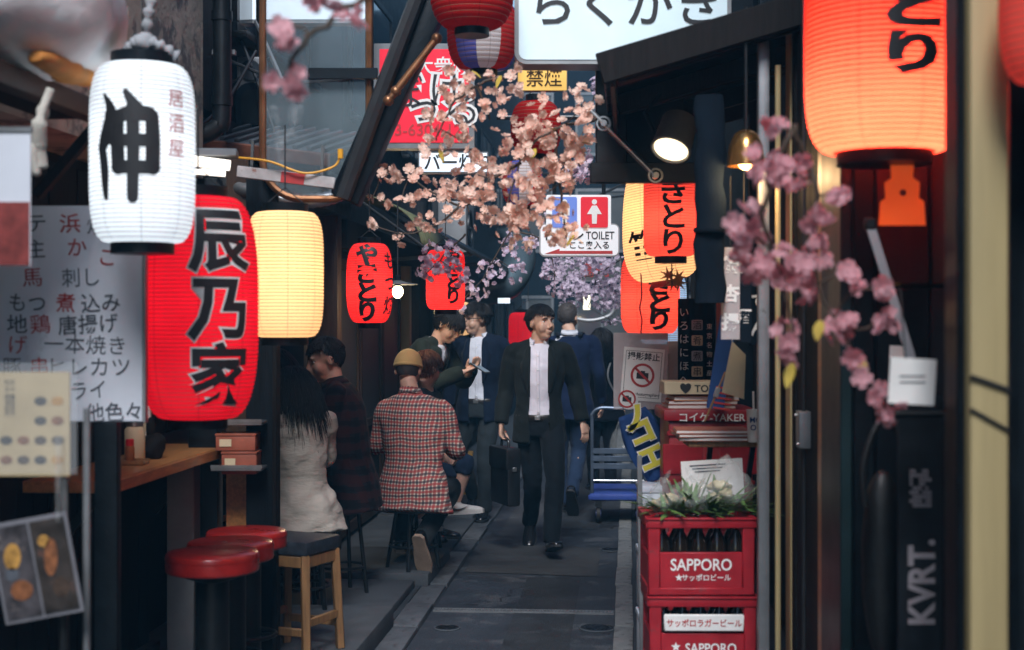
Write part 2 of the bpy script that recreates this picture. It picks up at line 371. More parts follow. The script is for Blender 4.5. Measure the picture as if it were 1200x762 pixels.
# drain channel across the lane, manhole covers
dr = lthing('drain_grating', 'narrow steel drain grating laid across the asphalt lane', 'drain', -.58, 7.83, 0)
link('frame', B().box((0,-.028,.006),(1.0,.008,.012)).box((0,.028,.006),(1.0,.008,.012)), 'grey_metal', dr)
link('trough', B().box((0,0,.002),(1.0,.05,.003)), 'ink_black', dr)
bb = B()
for k in range(50): bb.box((-.49+k*.02,0,.007),(.008,.05,.008))
o = link('grating_bar', bb, 'grey_metal', dr); o['kind'] = 'stuff'
def manhole(px, py, r, lab):
    p = G(px, py); t = thing('manhole_cover', lab, 'manhole cover', (p.x, p.y, .002))
    link('rim', B().lathe([(r*1.14,0),(r*1.14,.005),(r*1.03,.006),(r*1.03,0)], n=30), 'concrete', t)
    link('lid', B().lathe([(r,0),(r,.006),(r*.9,.008),(r*.86,.005),(0.001,.005)], n=30), 'black_steel', t)
    bb = B()
    for k in range(8):
        a = PI*k/8; bb.box((0,0,.0065),(r*1.5,.008,.004),Matrix.Rotation(a,3,'Z'))
    link('raised_pattern', bb, 'black_steel', t)
manhole(700, 737, .085, 'round iron manhole cover beside the gutter, near the drain grating')
manhole(524, 737, .06, 'small round iron cover by the kerb, near the drain grating')
manhole(716, 645, .07, 'small round iron cover set beside the gutter, level with the walking man')
# ---------------------------------------------------------------- buildings along the lane
def planks(par, u, v0, v1, z0, z1, w, m, t=.02, gap=.006, name='plank'):
    """upright boards on a face that looks along +u or -u"""
    n = max(1, round((v1-v0)/w)); w = (v1-v0)/n
    ms = [lbox(-t/2,t/2,-w/2+gap/2,w/2-gap/2,z0,z1-dz,.003).mesh(name, 38) for dz in (0, .0)]
    for k in range(n): link(name, ms[k%2], m, par, (u+random.uniform(-.003,.003), v0+w*(k+.5), 0))
def window(par, u, v0, v1, z0, z1, s, fm='black_steel', pm='glass_pane', nv=2):
    """a window on a wall that faces s (+1 or -1 along u)"""
    f = link('window', lbox(-.015,.015,v0,v1,z0,z0+.05,.004), fm, par, (u+s*.03,0,0))
    b = lbox(-.015,.015,v0,v1,z1-.05,z1,.004)
    lbox(-.015,.015,v0,v0+.05,z0+.05,z1-.05,.004,b); lbox(-.015,.015,v1-.05,v1,z0+.05,z1-.05,.004,b)
    for k in range(1,nv): lbox(-.012,.012,v0+(v1-v0)*k/nv-.02,v0+(v1-v0)*k/nv+.02,z0+.05,z1-.05,.004,b)
    link('frame', b, fm, f)
    for k in range(nv):
        a0, a1 = v0+(v1-v0)*k/nv+.021, v0+(v1-v0)*(k+1)/nv-.021
        link('pane', lbox(-.004,.004,a0,a1,z0+.051,z1-.051), pm, f)
    link('sill', lbox(0,.07,v0-.03,v1+.03,z0-.035,z0-.002,.005), fm, f, None) if s > 0 else link('sill', lbox(-.07,0,v0-.03,v1+.03,z0-.035,z0-.002,.005), fm, f)
    return f
def building(name, label, s, u, v0, v1, h, wm, upper=True):
    """s=+1: on the left of the lane (faces +u); s=-1: on the right"""
    t = lthing(name, label, 'building', 0, 0)
    d = -s
    ua, ub = (u, u+d*2.5) if d > 0 else (u+d*2.5, u)
    link('wall', lbox(ua,ub,v0,v1,0,h), wm, t)
    return t
# left side
b1 = building('shop_building', 'navy boarded shopfront behind the white menu board, plastered above', 1, -2.10, -3.5, 6.05, 6.5, 'navy_board')
planks(b1, -2.085, 3.2, 6.03, .03, 2.18, .135, 'navy_board')
link('upper_wall', lbox(-2.098,-1.83,-3.4,6.0,2.22,6.4), 'plaster', b1)
link('wall_base', lbox(-2.07,-2.03,3.0,6.03,.03,.22), 'concrete_dark', b1)
b2 = building('shop_building', 'open fronted dark izakaya where the diners sit at the counter', 1, -2.42, 6.06, 9.45, 6.3, 'dark_wood')
planks(b2, -2.40, 6.4, 9.4, .9, 2.3, .16, 'dark_wood')
link('header_beam', lbox(-2.1,-1.86,6.46,9.45,2.30,2.55,.01), 'black_paint', b2)
link('upper_wall', lbox(-2.4,-1.92,6.06,9.45,2.57,6.2), 'navy_board', b2)
link('post', lbox(-2.06,-1.9,9.18,9.32,.03,2.3,.008), 'brown_wood', b2)
link('post', lbox(-2.06,-1.92,8.30,8.40,.03,2.3,.006), 'black_paint', b2)
link('counter', lbox(-2.39,-1.99,6.5,9.15,.98,1.03,.006), 'brown_wood', b2)
window(b2, -1.92, 6.7, 8.3, 3.0, 4.0, 1)
b3 = building('shop_building', 'dark shop with pale sliding door beyond the seated diners', 1, -2.05, 9.46, 14.4, 6.2, 'black_paint')
for v in (9.6, 10.55, 11.5):
    f = link('sliding_door', lbox(-.02,.02,0,.9,.08,.16,.004), 'brown_wood', b3, (-2.02, v, 0))
    bb = lbox(-.02,.02,0,.06,.16,2.05,.004); lbox(-.02,.02,.84,.9,.16,2.05,.004,bb); lbox(-.02,.02,.06,.84,1.97,2.05,.004,bb); lbox(-.02,.02,.06,.84,.8,.86,.004,bb)
    link('frame', bb, 'brown_wood', f)
    link('pane', lbox(-.004,.004,.062,.838,.862,1.968), 'frosted_pane', f); link('lower_panel', lbox(-.006,.006,.062,.838,.162,.798), 'dark_wood', f)
link('header_beam', lbox(-2.04,-1.9,9.5,14.3,2.1,2.3,.01), 'dark_wood', b3)
link('post', lbox(-2.02,-1.94,12.5,12.62,.03,2.1,.006), 'cream_post', b3)
planks(b3, -2.03, 12.65, 14.35, .05, 2.08, .17, 'navy_board')
window(b3, -2.05, 10.2, 12.0, 3.1, 4.2, 1); window(b3, -2.05, 12.6, 13.9, 3.1, 4.2, 1)
b4 = building('shop_building', 'far dark building on the sneaker side of the lane, before the end wall', 1, -2.0, 14.41, 26.5, 7.0, 'black_paint')
for v in (15, 17, 19, 21, 23): window(b4, -2.0, v, v+1.3, .9, 1.95, 1, 'dark_wood', 'frosted_pane'); window(b4, -2.0, v, v+1.3, 3.0, 4.2, 1)
planks(b4, -1.985, 14.45, 26.4, .05, .85, .3, 'dark_wood')
# right side
r1 = building('shop_building', 'dark panelled shopfront behind the pink blossoms, beside the cream column', -1, .60, 3.90, 5.30, 6.3, 'black_paint')
link('wall', lbox(.98,3.0,-3.5,3.898,0,6.3), 'black_paint', r1)
for (v0, v1, m, pr) in ((3.905,4.29,'teal_panel',.03),(4.31,4.43,'orange_wood',.022),(4.45,5.05,'navy_board',.012),(5.07,5.14,'dark_wood',.02),(5.16,5.30,'cream_post',.025)):
    link('wall_panel', lbox(.60-pr,.602,v0,v1,.02,2.9,.004), m, r1)
for (u0, u1, z0, z1, m, pr) in ((.60,.655,.02,2.9,'black_paint',.03),(.66,.80,1.70,2.9,'maroon_panel',.02),(.805,.975,1.70,2.9,'maroon_panel',.02),(.66,.80,.02,1.69,'black_paint',.022),(.805,.975,.02,1.69,'navy_board',.022)):
    link('wall_panel', lbox(u0,u1,3.9-pr,3.899,z0,z1,.004), m, r1)
link('metal_column', lbox(.450,.490,5.02,5.08,.01,2.6,.010), 'grey_metal', r1)
link('conduit', B().tube([(.52,5.04,.01),(.52,5.04,2.5)], .010, 8), 'cream_post', r1)
r2 = building('shop_building', 'souvenir stall building behind the beer crates', -1, .80, 5.31, 9.3, 6.0, 'navy_board')
link('side_wall', lbox(.50,.80,9.1,9.28,.01,2.6,.006), 'black_paint', r2)
planks(r2, .79, 5.35, 9.05, .05, 2.5, .2, 'dark_wood')
window(r2, .80, 6.0, 8.4, 3.1, 4.2, -1)
r3 = building('shop_building', 'dark far building behind the platform trolley', -1, .46, 9.31, 16.6, 6.4, 'black_paint')
for v in (9.6, 11.8, 14.0): window(r3, .46, v, v+1.6, .8, 2.0, -1, 'dark_wood', 'glass_pane'); window(r3, .46, v, v+1.6, 3.0, 4.2, -1)
r4 = building('shop_building', 'farthest dark building behind the long haired woman', -1, .40, 16.61, 26.5, 7.0, 'navy_board')
for v in (17, 19.5, 22): window(r4, .40, v, v+1.6, .8, 2.0, -1, 'dark_wood', 'frosted_pane'); window(r4, .40, v, v+1.6, 3.0, 4.2, -1)
e = lthing('shop_building', 'dim building that closes the far end of the lane', 'building', 0, 0)
link('wall', lbox(-5,4,26.6,29,0,7.5), 'navy_board', e)
for u0 in (-2.4,-1.0,.3):
    for z0 in (.9,2.9,4.7):
        f = link('window', lbox(u0,u0+1.0,26.56,26.598,z0,z0+.06,.004), 'grey_metal', e)
        bb = lbox(u0,u0+.05,26.56,26.598,z0+.06,z0+1.2,.004); lbox(u0+.95,u0+1,26.56,26.598,z0+.06,z0+1.2,.004,bb); lbox(u0+.05,u0+.95,26.56,26.598,z0+1.14,z0+1.2,.004,bb); lbox(u0+.48,u0+.52,26.565,26.598,z0+.06,z0+1.14,.004,bb)
        link('frame', bb, 'grey_metal', f); link('pane', lbox(u0+.05,u0+.48,26.58,26.598,z0+.06,z0+1.14), 'glass_pane', f); link('pane', lbox(u0+.52,u0+.95,26.58,26.598,z0+.06,z0+1.14), 'frosted_pane', f)
# ---------------------------------------------------------------- paper lanterns
def lantern_mat(name, col, emit, trans=0.5, seams=8, seam_dark=0.72, split=None):
    """translucent paper that glows evenly and passes the light of the bulb inside"""
    m = bpy.data.materials.new(name); m.use_nodes = True; nt = m.node_tree; L = nt.links.new
    for n in list(nt.nodes): nt.nodes.remove(n)
    out = nd(nt, 'ShaderNodeOutputMaterial'); tc = nd(nt, 'ShaderNodeTexCoord'); sp = nd(nt, 'ShaderNodeSeparateXYZ'); L(tc.outputs['Object'], sp.inputs[0])
    at = nd(nt, 'ShaderNodeMath', operation='ARCTAN2'); L(sp.outputs['X'], at.inputs[0]); L(sp.outputs['Y'], at.inputs[1])
    mu = nd(nt, 'ShaderNodeMath', operation='MULTIPLY'); mu.inputs[1].default_value = seams/(2*PI); L(at.outputs[0], mu.inputs[0])
    ad = nd(nt, 'ShaderNodeMath', operation='ADD'); ad.inputs[1].default_value = 20.31; L(mu.outputs[0], ad.inputs[0])
    fr = nd(nt, 'ShaderNodeMath', operation='FRACT'); L(ad.outputs[0], fr.inputs[0])
    lt = nd(nt, 'ShaderNodeMath', operation='LESS_THAN'); lt.inputs[1].default_value = 0.035; L(fr.outputs[0], lt.inputs[0])
    nz = nd(nt, 'ShaderNodeTexNoise'); nz.inputs['Scale'].default_value = 9; nz.inputs['Detail'].default_value = 6; L(tc.outputs['Object'], nz.inputs['Vector'])
    r = nd(nt, 'ShaderNodeMapRange'); r.inputs['To Min'].default_value = 0.86; r.inputs['To Max'].default_value = 1.1; L(nz.outputs['Fac'], r.inputs[0])
    sc = nd(nt, 'ShaderNodeMapRange'); sc.inputs['To Min'].default_value = 1.0; sc.inputs['To Max'].default_value = seam_dark; L(lt.outputs[0], sc.inputs[0])
    mm = nd(nt, 'ShaderNodeMath', operation='MULTIPLY'); L(r.outputs[0], mm.inputs[0]); L(sc.outputs[0], mm.inputs[1])
    rgb = nd(nt, 'ShaderNodeRGB'); rgb.outputs[0].default_value = (*col, 1); base = rgb.outputs[0]
    if split:                              # segments of different paper
        r2 = nd(nt, 'ShaderNodeValToRGB'); r2.color_ramp.interpolation = 'CONSTANT'
        while len(r2.color_ramp.elements) < len(split): r2.color_ramp.elements.new(0.5)
        for e_, (p_, c_) in zip(r2.color_ramp.elements, split): e_.position = p_; e_.color = (*c_, 1)
        m5 = nd(nt, 'ShaderNodeMath', operation='MULTIPLY_ADD'); m5.inputs[1].default_value = 3/(2*PI); m5.inputs[2].default_value = 10.1; L(at.outputs[0], m5.inputs[0])
        f5 = nd(nt, 'ShaderNodeMath', operation='FRACT'); L(m5.outputs[0], f5.inputs[0]); L(f5.outputs[0], r2.inputs[0]); base = r2.outputs[0]
    emit *= .36*LK
    cs = nd(nt, 'ShaderNodeVectorMath', operation='SCALE'); L(base, cs.inputs[0]); L(mm.outputs[0], cs.inputs['Scale'])
    df = nd(nt, 'ShaderNodeBsdfDiffuse'); tr = nd(nt, 'ShaderNodeBsdfTranslucent'); em = nd(nt, 'ShaderNodeEmission'); em.inputs[1].default_value = emit
    for n in (df, tr, em): L(cs.outputs[0], n.inputs['Color'])
    mx = nd(nt, 'ShaderNodeMixShader'); mx.inputs[0].default_value = trans; L(df.outputs[0], mx.inputs[1]); L(tr.outputs[0], mx.inputs[2])
    ads = nd(nt, 'ShaderNodeAddShader'); L(mx.outputs[0], ads.inputs[0]); L(em.outputs[0], ads.inputs[1]); L(ads.outputs[0], out.inputs[0])
    MATS[name] = m; return m
lantern_mat('paper_white', (0.82, 0.89, 0.94), 0.24)
lantern_mat('paper_red', (0.85, 0.010, 0.032), 0.18)
lantern_mat('paper_red_small', (0.90, 0.040, 0.045), 0.09)
lantern_mat('paper_cream', (1.0, 0.70, 0.37), 0.26)
lantern_mat('paper_orange', (0.90, 0.062, 0.034), 0.03)
lantern_mat('paper_coral', (0.95, 0.12, 0.09), 0.09)
lantern_mat('paper_blue', (0.55, 0.75, 0.95), 0.12)
lantern_mat('paper_dim_red', (0.50, 0.018, 0.018), 0.02)
lantern_mat('paper_striped', (0.7, 0.7, 0.7), 0.03, split=[(0, (.55,.03,.03)), (.34, (.75,.72,.72)), (.68, (.12,.13,.45))])
mat('hoop', (.30,.16,.10), .7, var=.2)
PROF = {'barrel': (0.62, 4.5), 'tube': (0.60, 7.0), 'round': (0.42, 2.3), 'oval': (0.5, 3.0), 'drum': (0.7, 9.0), 'pear': (0.35, 2.6), 'bulge': (0.50, 3.0)}
def lantern(label, c, R, H, kind, m, txt=None, group='paper lanterns hanging along the lane', tsize=.2, phi=0.0, tz=0.0, sx=1.0, gap=1.0, outline=None, bold=0.02, ink='ink_black', bulb=None, ribs=None, extra=(), wire=.25, cat='lantern', taper=0.0, tilt=0.0, capm='black_paint'):
    t = thing('paper_lantern', label, cat, c, 0, group)
    if tilt: t.rotation_euler = (0, tilt, 0)
    e, p = PROF[kind]; ribs = ribs or int(H/.0125)
    def rad(z, rib=True):
        q = min(1, abs(2*z/H)); r = R*(e+(1-e)*max(0, 1-q**p)**(1/2.4))
        r *= 1+taper*(-z/H)
        if rib: r += R*(-.020)*(1-abs(math.sin(PI*ribs*(z/H+.5))))
        return r
    n = ribs*4; rings = []
    pr = [(rad(-H/2+H*k/n), -H/2+H*k/n) for k in range(n+1)]
    link('shell', B().lathe(pr, n=44, cap=False).mesh('shell', True), m, t)
    rt, rb = rad(H/2, False), rad(-H/2, False)
    hb = B()
    for k in range(1, ribs):
        z = -H/2+H*k/ribs; r = rad(z); hb.lathe([(r+.0002,z-.0011),(r+.0016,z),(r+.0002,z+.0011)], n=40, cap=False)
    hp_ = link('bamboo_hoops', hb.mesh('h', True, fix=False), 'hoop', t); hp_['kind'] = 'stuff'
    link('top_ring', B().lathe([(rt*.7,H/2+.032),(rt*.97,H/2+.032),(rt*.97,H/2-.006),(rt*.7,H/2-.006)], n=32), capm, t)
    link('bottom_ring', B().lathe([(rb*.7,-H/2+.006),(rb*.97,-H/2+.006),(rb*.97,-H/2-.03),(rb*.7,-H/2-.03)], n=32), capm, t)
    link('hanging_wire', B().tube([(-rt*.8,0,H/2+.03),(0,0,H/2+.03+rt*.7),(rt*.8,0,H/2+.03)], .0025, 6).tube([(0,0,H/2+.02+rt*.7),(0,0,H/2+.03+wire)], .003, 6), 'cable', t)
    def wrap(s, size, ph, z0, bd, off, im, sxx, gp):
        if gp > 1.15 and len(s) > 1:
            for i, c_ in enumerate(s): wrap(c_, size, ph, z0+size*gp*((len(s)-1)/2-i), bd, off, im, sxx, 1.0)
            return
        V, Fc = text_raw(s, bd, True, sxx, gp); V, Fc = subdiv_tris(V, Fc, .14)
        b = B(); vs = []
        for x, y in V:
            z = z0+y*size; r = rad(max(-H/2, min(H/2, z)), False)+off; a = ph+x*size/R
            vs.append((r*math.sin(a), -r*math.cos(a), z))
        b.add(vs, Fc); link('lettering', b.mesh('lettering', fix=False), im, t)
    if txt:
        if outline: wrap(txt, tsize, phi, tz, bold+.03, .0025, outline, sx, gap)
        wrap(txt, tsize, phi, tz, bold, .0045 if outline else .0025, ink, sx, gap)
    for (s, size, ph, z0, im, bd, sxx, gp) in extra: wrap(s, size, ph, z0, bd, .0025, im, sxx, gp)
    if bulb:
        pw, bz, col = bulb
        ld = bpy.data.lights.new('bulb_light', 'POINT'); ld.energy = pw*.24*LK; ld.color = col; ld.shadow_soft_size = .035
        lo = bpy.data.objects.new('bulb_light', ld); C.objects.link(lo); lo.parent = t; lo.location = (0, 0, bz)
    return t
WARM, COOL = (1.0, .72, .45), (1.0, .97, .95)
# left row
wl_ = lantern('tall white lantern with one bold black character, topmost at the menu board', P(167,181,4.0), .146, .50, 'barrel', 'paper_white', None, extra=[('居酒屋', .055, .92, .075, 'ink_red', 0, 1, 1.25)], bulb=(.40, 0, COOL), wire=.2)
def brush(par, R, H, sx0, strokes):
    """thick round-ended brush strokes laid on the paper; points (x, z, half width) in metres"""
    e, p = PROF['barrel']
    def rad(z): return R*(e+(1-e)*max(0, 1-min(1, abs(2*z/H))**p)**(1/2.4))+.0022
    b = B()
    for st in strokes:
        pts = []
        q = crv([Vector((x, w_, z)) for x, z, w_ in st], 5)
        for v in q: pts.append((v.x, v.z, v.y))
        L, R2 = [], []
        for i in range(len(pts)):
            a_, c_ = pts[max(i-1,0)], pts[min(i+1,len(pts)-1)]; dx, dz = c_[0]-a_[0], c_[1]-a_[1]; l = math.hypot(dx, dz) or 1
            nx, nz = -dz/l, dx/l; x, z, w_ = pts[i]; L.append((x+nx*w_, z+nz*w_)); R2.append((x-nx*w_, z-nz*w_))
        n = len(L); fl = [(i, i+1, n+i+1, n+i) for i in range(n-1)]; P2 = L+R2
        for x, z, w_ in (pts[0], pts[-1]):
            o_ = len(P2); P2 += [(x, z)]+[(x+w_*math.cos(2*PI*k/12), z+w_*math.sin(2*PI*k/12)) for k in range(12)]; fl += [(o_, o_+1+k, o_+1+(k+1)%12) for k in range(12)]
        b.add([((rad(z))*math.sin(x/R+sx0), -rad(z)*math.cos(x/R+sx0), z) for x, z in P2], fl)
    o = link('lettering', b.mesh('lettering', fix=False), 'ink_black', par); return o
def zp(x, y, w_): u = 4.0/F/2.727; return ((x-455)*u, -(y-480)*u, w_*u)
brush(wl_, .146, .50, -.03, [[zp(*q) for q in st] for st in (
    [(424,385,22),(424,460,22),(428,540,22)], [(530,378,20),(533,455,22),(532,540,22)], [(472,350,20),(474,480,19),(472,632,17)], [(450,305,9),(466,330,15),(490,362,20)],
    [(410,385,18),(470,372,24),(520,374,24)], [(415,457,20),(470,455,20),(535,455,20)], [(425,538,21),(480,538,21),(535,538,21)],
    [(376,312,5),(398,350,15),(402,385,22),(380,450,22),(368,480,16)], [(368,470,16),(378,540,16),(381,600,12),(384,632,8)], [(395,375,16),(420,392,18)])])
lantern('large red lantern with three black white-edged characters beside the menu board', P(232,361,4.5), .190, .70, 'bulge', 'paper_red', '辰乃家', tsize=.205, phi=.60, tz=.0, bold=.025, gap=1.02, outline='white_paint', bulb=(.7, .02, (1,.8,.7)), wire=.25)
lantern('plain cream lantern glowing warmly above the long haired women', P(334,322,5.4), .146, .475, 'barrel', 'paper_cream', bulb=(.7, 0, WARM), wire=.3)
lantern('small red lantern with brushed writing near the bare bulb', P(433,332,7.7), .126, .43, 'oval', 'paper_red_small', 'やきとり', tsize=.118, phi=-.02, tz=.0, sx=1.15, gap=.86, bold=.05, extra=[('もつ焼', .1, 1.15, 0, 'ink_black', .02, 1, 1.2)], bulb=(1.5, -.03, WARM), wire=.35)
lantern('small red lantern half hidden by mauve blossom above the stooping man', P(522,328,8.8), .121, .37, 'tube', 'paper_red_small', 'やきとり', tsize=.1, phi=.45, tz=.02, sx=1.1, gap=.82, bold=.045, bulb=(1.6, -.08, WARM), wire=.35)
lantern('far dim red lantern behind the walking man head', P(619,398,14.5), .20, .55, 'drum', 'paper_red', bulb=None, wire=.4)
lantern('tiny far cream lantern behind the spectacled man', P(541,375,14.0), .075, .35, 'tube', 'paper_cream', wire=.3)
# right group
lantern('big orange red lantern glowing at its base beside the cream post', P(1036,48,3.55), .196, .56, 'barrel', 'paper_orange', 'とり', tsize=.105, phi=.10, tz=-.01, sx=1.7, gap=1.02, bold=.06, bulb=(20.0, -.19, (1,.85,.66)), wire=.1)
lantern('red lantern cut by the picture edge past the cream post', P(1229,18,2.5), .085, .24, 'round', 'paper_coral', wire=.1)
lantern('tilted cream lantern with brushed character hanging behind the red one', P(770,258,7.0), .172, .60, 'pear', 'paper_cream', '笛', tsize=.15, phi=-.62, tz=-.12, bold=.02, bulb=(1.3, 0, WARM), wire=.3, tilt=-.14, taper=.55, capm='red_plastic')
lantern('orange red lantern with black writing beside the dark hanging curtain', P(786,247,6.5), .125, .42, 'tube', 'paper_coral', 'きとり', tsize=.125, phi=-.02, tz=-.035, bold=.025, sx=1.15, gap=.9, bulb=(1.6, -.05, WARM), wire=.25)
lantern('coral lantern with outlined writing above the no-photography notice', P(762,345,7.6), .158, .42, 'barrel', 'paper_coral', 'やきとり', tsize=.115, phi=.22, tz=.0, bold=.02, sx=1.35, gap=.8, outline='ink_red', bulb=(2.0, -.05, WARM), wire=.2)
lantern('pale blue lantern mostly hidden behind the coral lantern', P(776,362,8.1), .14, .40, 'barrel', 'paper_blue', bulb=(.3, 0, COOL), wire=.2)
lantern('dark red glossy ball lantern at the top beside the white sign', P(553,-18,5.8), .175, .36, 'round', 'paper_dim_red', ribs=16, wire=.15, group='unlit ball lanterns under the white sign')
lantern('red white and blue striped ball lantern under the dark red one', P(566,40,6.5), .165, .33, 'round', 'paper_striped', ribs=16, wire=.15, group='unlit ball lanterns under the white sign')
lantern('dark red ball lantern buried in the peach blossom', P(628,150,7.0), .125, .26, 'round', 'paper_dim_red', ribs=14, wire=.3, group='unlit ball lanterns under the white sign')
lantern('striped ball lantern low in the peach blossom', P(612,215,7.6), .11, .24, 'round', 'paper_striped', ribs=14, wire=.3, group='unlit ball lanterns under the white sign')
# ---------------------------------------------------------------- lit and plain signs
def glow(name, col, s, var=.05): return mat(name, tuple(c*.8 for c in col), .4, var=var, emit=col, estr=s*.42*LK)
glow('glow_white', (0.70, 0.86, 0.93), .13); glow('glow_red', (0.80, 0.010, 0.035), .20); glow('glow_yellow', (1.0, .62, .16), .25)
glow('glow_bulb', (1.0, .80, .45), 9.0); glow('glow_tube', (1.0, .92, .82), .8); glow('glow_spot', (1.0, .80, .50), 1.1); glow('glow_cool', (.75, .88, 1.0), .34)
def px_sign(name, label, x0, y0, x1, y1, Y, face, frame, r=.03, t=.08, fw=.018, cat='sign', group=None, rz=0.0):
    c = P((x0+x1)/2, (y0+y1)/2, Y); W, H = (x1-x0)/F*Y, (y1-y0)/F*Y
    o = thing(name, label, cat, c, rz, group)
    link('case', B().prism(rrect(W, H, r), t, (0, .0, 0)), frame, o)
    link('face', B().prism(rrect(W-2*fw, H-2*fw, max(.002, r-fw)), .004, (0, -.004, 0)), face, o)
    # the case extends away from the viewer
    return o, W, H
def txt(o, s, x, z, size, m='ink_black', y=-.0075, **k): return lettering(s, m, o, (x, y, z), size, **k)
o, W, H = px_sign('lightbox_sign', 'large white lightbox sign with black brushed writing at the top', 603, -58, 857, 75, 6.0, 'glow_white', 'pale_metal', r=.05, t=.16)
txt(o, 'らくがき', .01, .012, .205, bold=.012)
k = 7.4/F
o, W, H = px_sign('lightbox_sign', 'red lightbox sign with white outlined writing behind the slanted beam', 438, 51, 556, 174, 7.4, 'glow_red', 'grey_metal', r=.006, t=.10, fw=.03)
txt(o, '大衆焼', .10, .155, .10, 'white_paint', bold=.012)
for s, x, z in (('ぼ', -.10, .02), ('っ', -.005, -.055), ('け', .115, .035), ('る', .20, -.07)):
    txt(o, s, x, z, .19, 'white_paint', bold=.075, y=-.007); txt(o, s, x, z, .19, 'ink_black', bold=.0, y=-.0095)
txt(o, '03-6304-12', 0, -.175, .085, 'ink_red', bold=.01)
o, W, H = px_sign('lightbox_sign', 'white lightbox sign with dark writing just under the red sign', 490, 178, 572, 203, 8.2, 'glow_cool', 'grey_metal', r=.004, t=.08, fw=.008)
txt(o, 'バー灯り', .03, 0, .1, bold=.02)
o, W, H = px_sign('notice_plate', 'small yellow plate with one brushed character under the white sign', 606, 77, 665, 107, 6.6, 'glow_yellow', 'grey_metal', r=.004, t=.02, fw=.004)
txt(o, '禁煙', .008, 0, .085, 'brown_wood', bold=.01)
o, W, H = px_sign('lightbox_sign', 'pale white panel at the very top beyond the black drainpipe', 222, -60, 432, 27, 7.15, 'glow_cool', 'pale_metal', r=.03, t=.08)
# toilet sign: two plates on one bracket
o, W, H = px_sign('toilet_sign', 'white TOILET sign with red arrow and red pictogram panel', 632, 262, 726, 301, 8.6, glow('sign_face', (.86,.88,.90), .10), 'pale_metal', r=.035, t=.05, fw=.008)
q = 8.6/F
txt(o, 'トイレ', -.10, .035, .088, bold=.012); txt(o, 'TOILET', .125, .03, .066, bold=.012, sx=.8)
txt(o, 'ここ奥入る', .06, -.03, .05, bold=.012)
link('arrow', B().prism([(-.21,-.083),(-.12,-.052),(-.12,-.065),(.2,-.065),(.2,-.083)], .002, (0,-.0075,0)), 'ink_red', o)
up = link('upper_plate', B().prism(rrect(76*q, 42*q, .012), .05, (-.005,-.003,.165)), 'sign_face', o)
link('woman_panel', B().prism(rrect(.165,.185,.012), .004, (.09,-.010,.168)), glow('toilet_red', (.75,.02,.04), .12), up)
link('man_panel', B().prism(rrect(.15,.185,.012), .004, (-.09,-.010,.168)), glow('toilet_blue', (.16,.26,.70), .10), up)
fig = B().prism(disc(.016,14,(0,.062)), .003, (.09,-.0145,.168)).prism([(-.014,.04),(.014,.04),(.045,-.012),(.016,-.012),(.014,-.07),(-.014,-.07),(-.016,-.012),(-.045,-.012)], .003, (.09,-.0145,.168))
link('pictogram', fig, 'white_paint', up)
link('pictogram', B().prism(disc(.016,14,(0,.062)), .003, (-.09,-.0145,.168)).prism([(-.032,.04),(.032,.04),(.03,-.02),(.014,-.02),(.013,-.07),(-.013,-.07),(-.014,-.02),(-.03,-.02)], .003, (-.09,-.0145,.168)), 'white_paint', up)
link('bracket', B().tube([(.15,.05,.26),(.15,.05,.75)], .012, 8).tube([(-.15,.05,.26),(-.15,.05,.75)], .012, 8).tube([(-.5,.05,.75),(1.0,.05,.75)], .015, 8), 'black_steel', o)
# further small far signs
o, W, H = px_sign('shop_sign', 'faint pale far sign with red writing under the toilet sign', 655, 303, 728, 330, 15.0, 'frosted_pane', 'grey_metal', r=.01, t=.06); txt(o, '鳥円', .05, 0, .16, 'ink_red', bold=.01)
o, W, H = px_sign('shop_sign', 'grey blue far plate left of the walking man head', 583, 349, 598, 356, 12.5, 'glow_cool', 'grey_metal', r=.004, t=.03, fw=.003)
# ---------------------------------------------------------------- structures overhead
t = thing('slanted_beam', 'black slanted steel beam crossing in front of the red sign', 'beam', P(470,110,6.2))
a_, b_ = P(522,-30,6.2)-P(470,110,6.2), P(405,235,6.2)-P(470,110,6.2)
link('beam', B().bar(a_, b_, .13, .15, up=(0,1,0), bev=.012), 'black_paint', t)
link('hose', B().tube(crv([a_+Vector((-.07,-.09,0)), (a_+b_)/2+Vector((-.03,-.11,.02)), b_+Vector((.0,-.1,0))]), .035, 8), 'cable', t)
c0, c1 = P(512,45,6.0)-P(470,110,6.2), P(455,118,6.0)-P(470,110,6.2)
link('rod', B().tube([c0, c1], .016, 10), 'bronze', t)
for f_ in (0, .85, 1): link('rod_clamp', B().ell(c0.lerp(c1, f_), (.024,.024,.024), 10, 6), 'bronze', t)
# bracket frame of the white sign, with chrome rod
t = thing('sign_bracket', 'black steel bracket frame below the white sign', 'bracket', P(716,215,6.3))
k = 6.3/F
link('upright', B().box((0,0,1.0*.5+.0),(36*k,.05,1.0),bev=.004), 'black_steel', t)
link('crossbar', B().box((45*k+.02,-.003,12*k),(150*k,.05,24*k),bev=.004), 'black_steel', t)
link('side_plate', B().box((45*k,.06,60*k),(85*k,.02,90*k),bev=.003), 'black_paint', t)
t = thing('chrome_rod', 'thin chrome rod with ring clamps holding the blossom branch', 'rod', P(730,170,6.0))
c0, c1 = P(690,128,6.0)-P(730,170,6.0), P(768,206,6.0)-P(730,170,6.0)
link('rod', B().tube([c0, c1], .012, 10), 'steel', t)
for f_ in (.22, 1.0):
    p_ = c0.lerp(c1, f_); bb = B()
    bb.tube([p_+Vector((.028*math.cos(x), -.005, .028*math.sin(x))) for x in [2*PI*i/14 for i in range(15)]], .006, 6)
    link('ring_clamp', bb, 'steel', t); link('bolt', B().lathe([(.014,-.03),(.014,.03)], p_, 8, 'y'), 'steel', t)
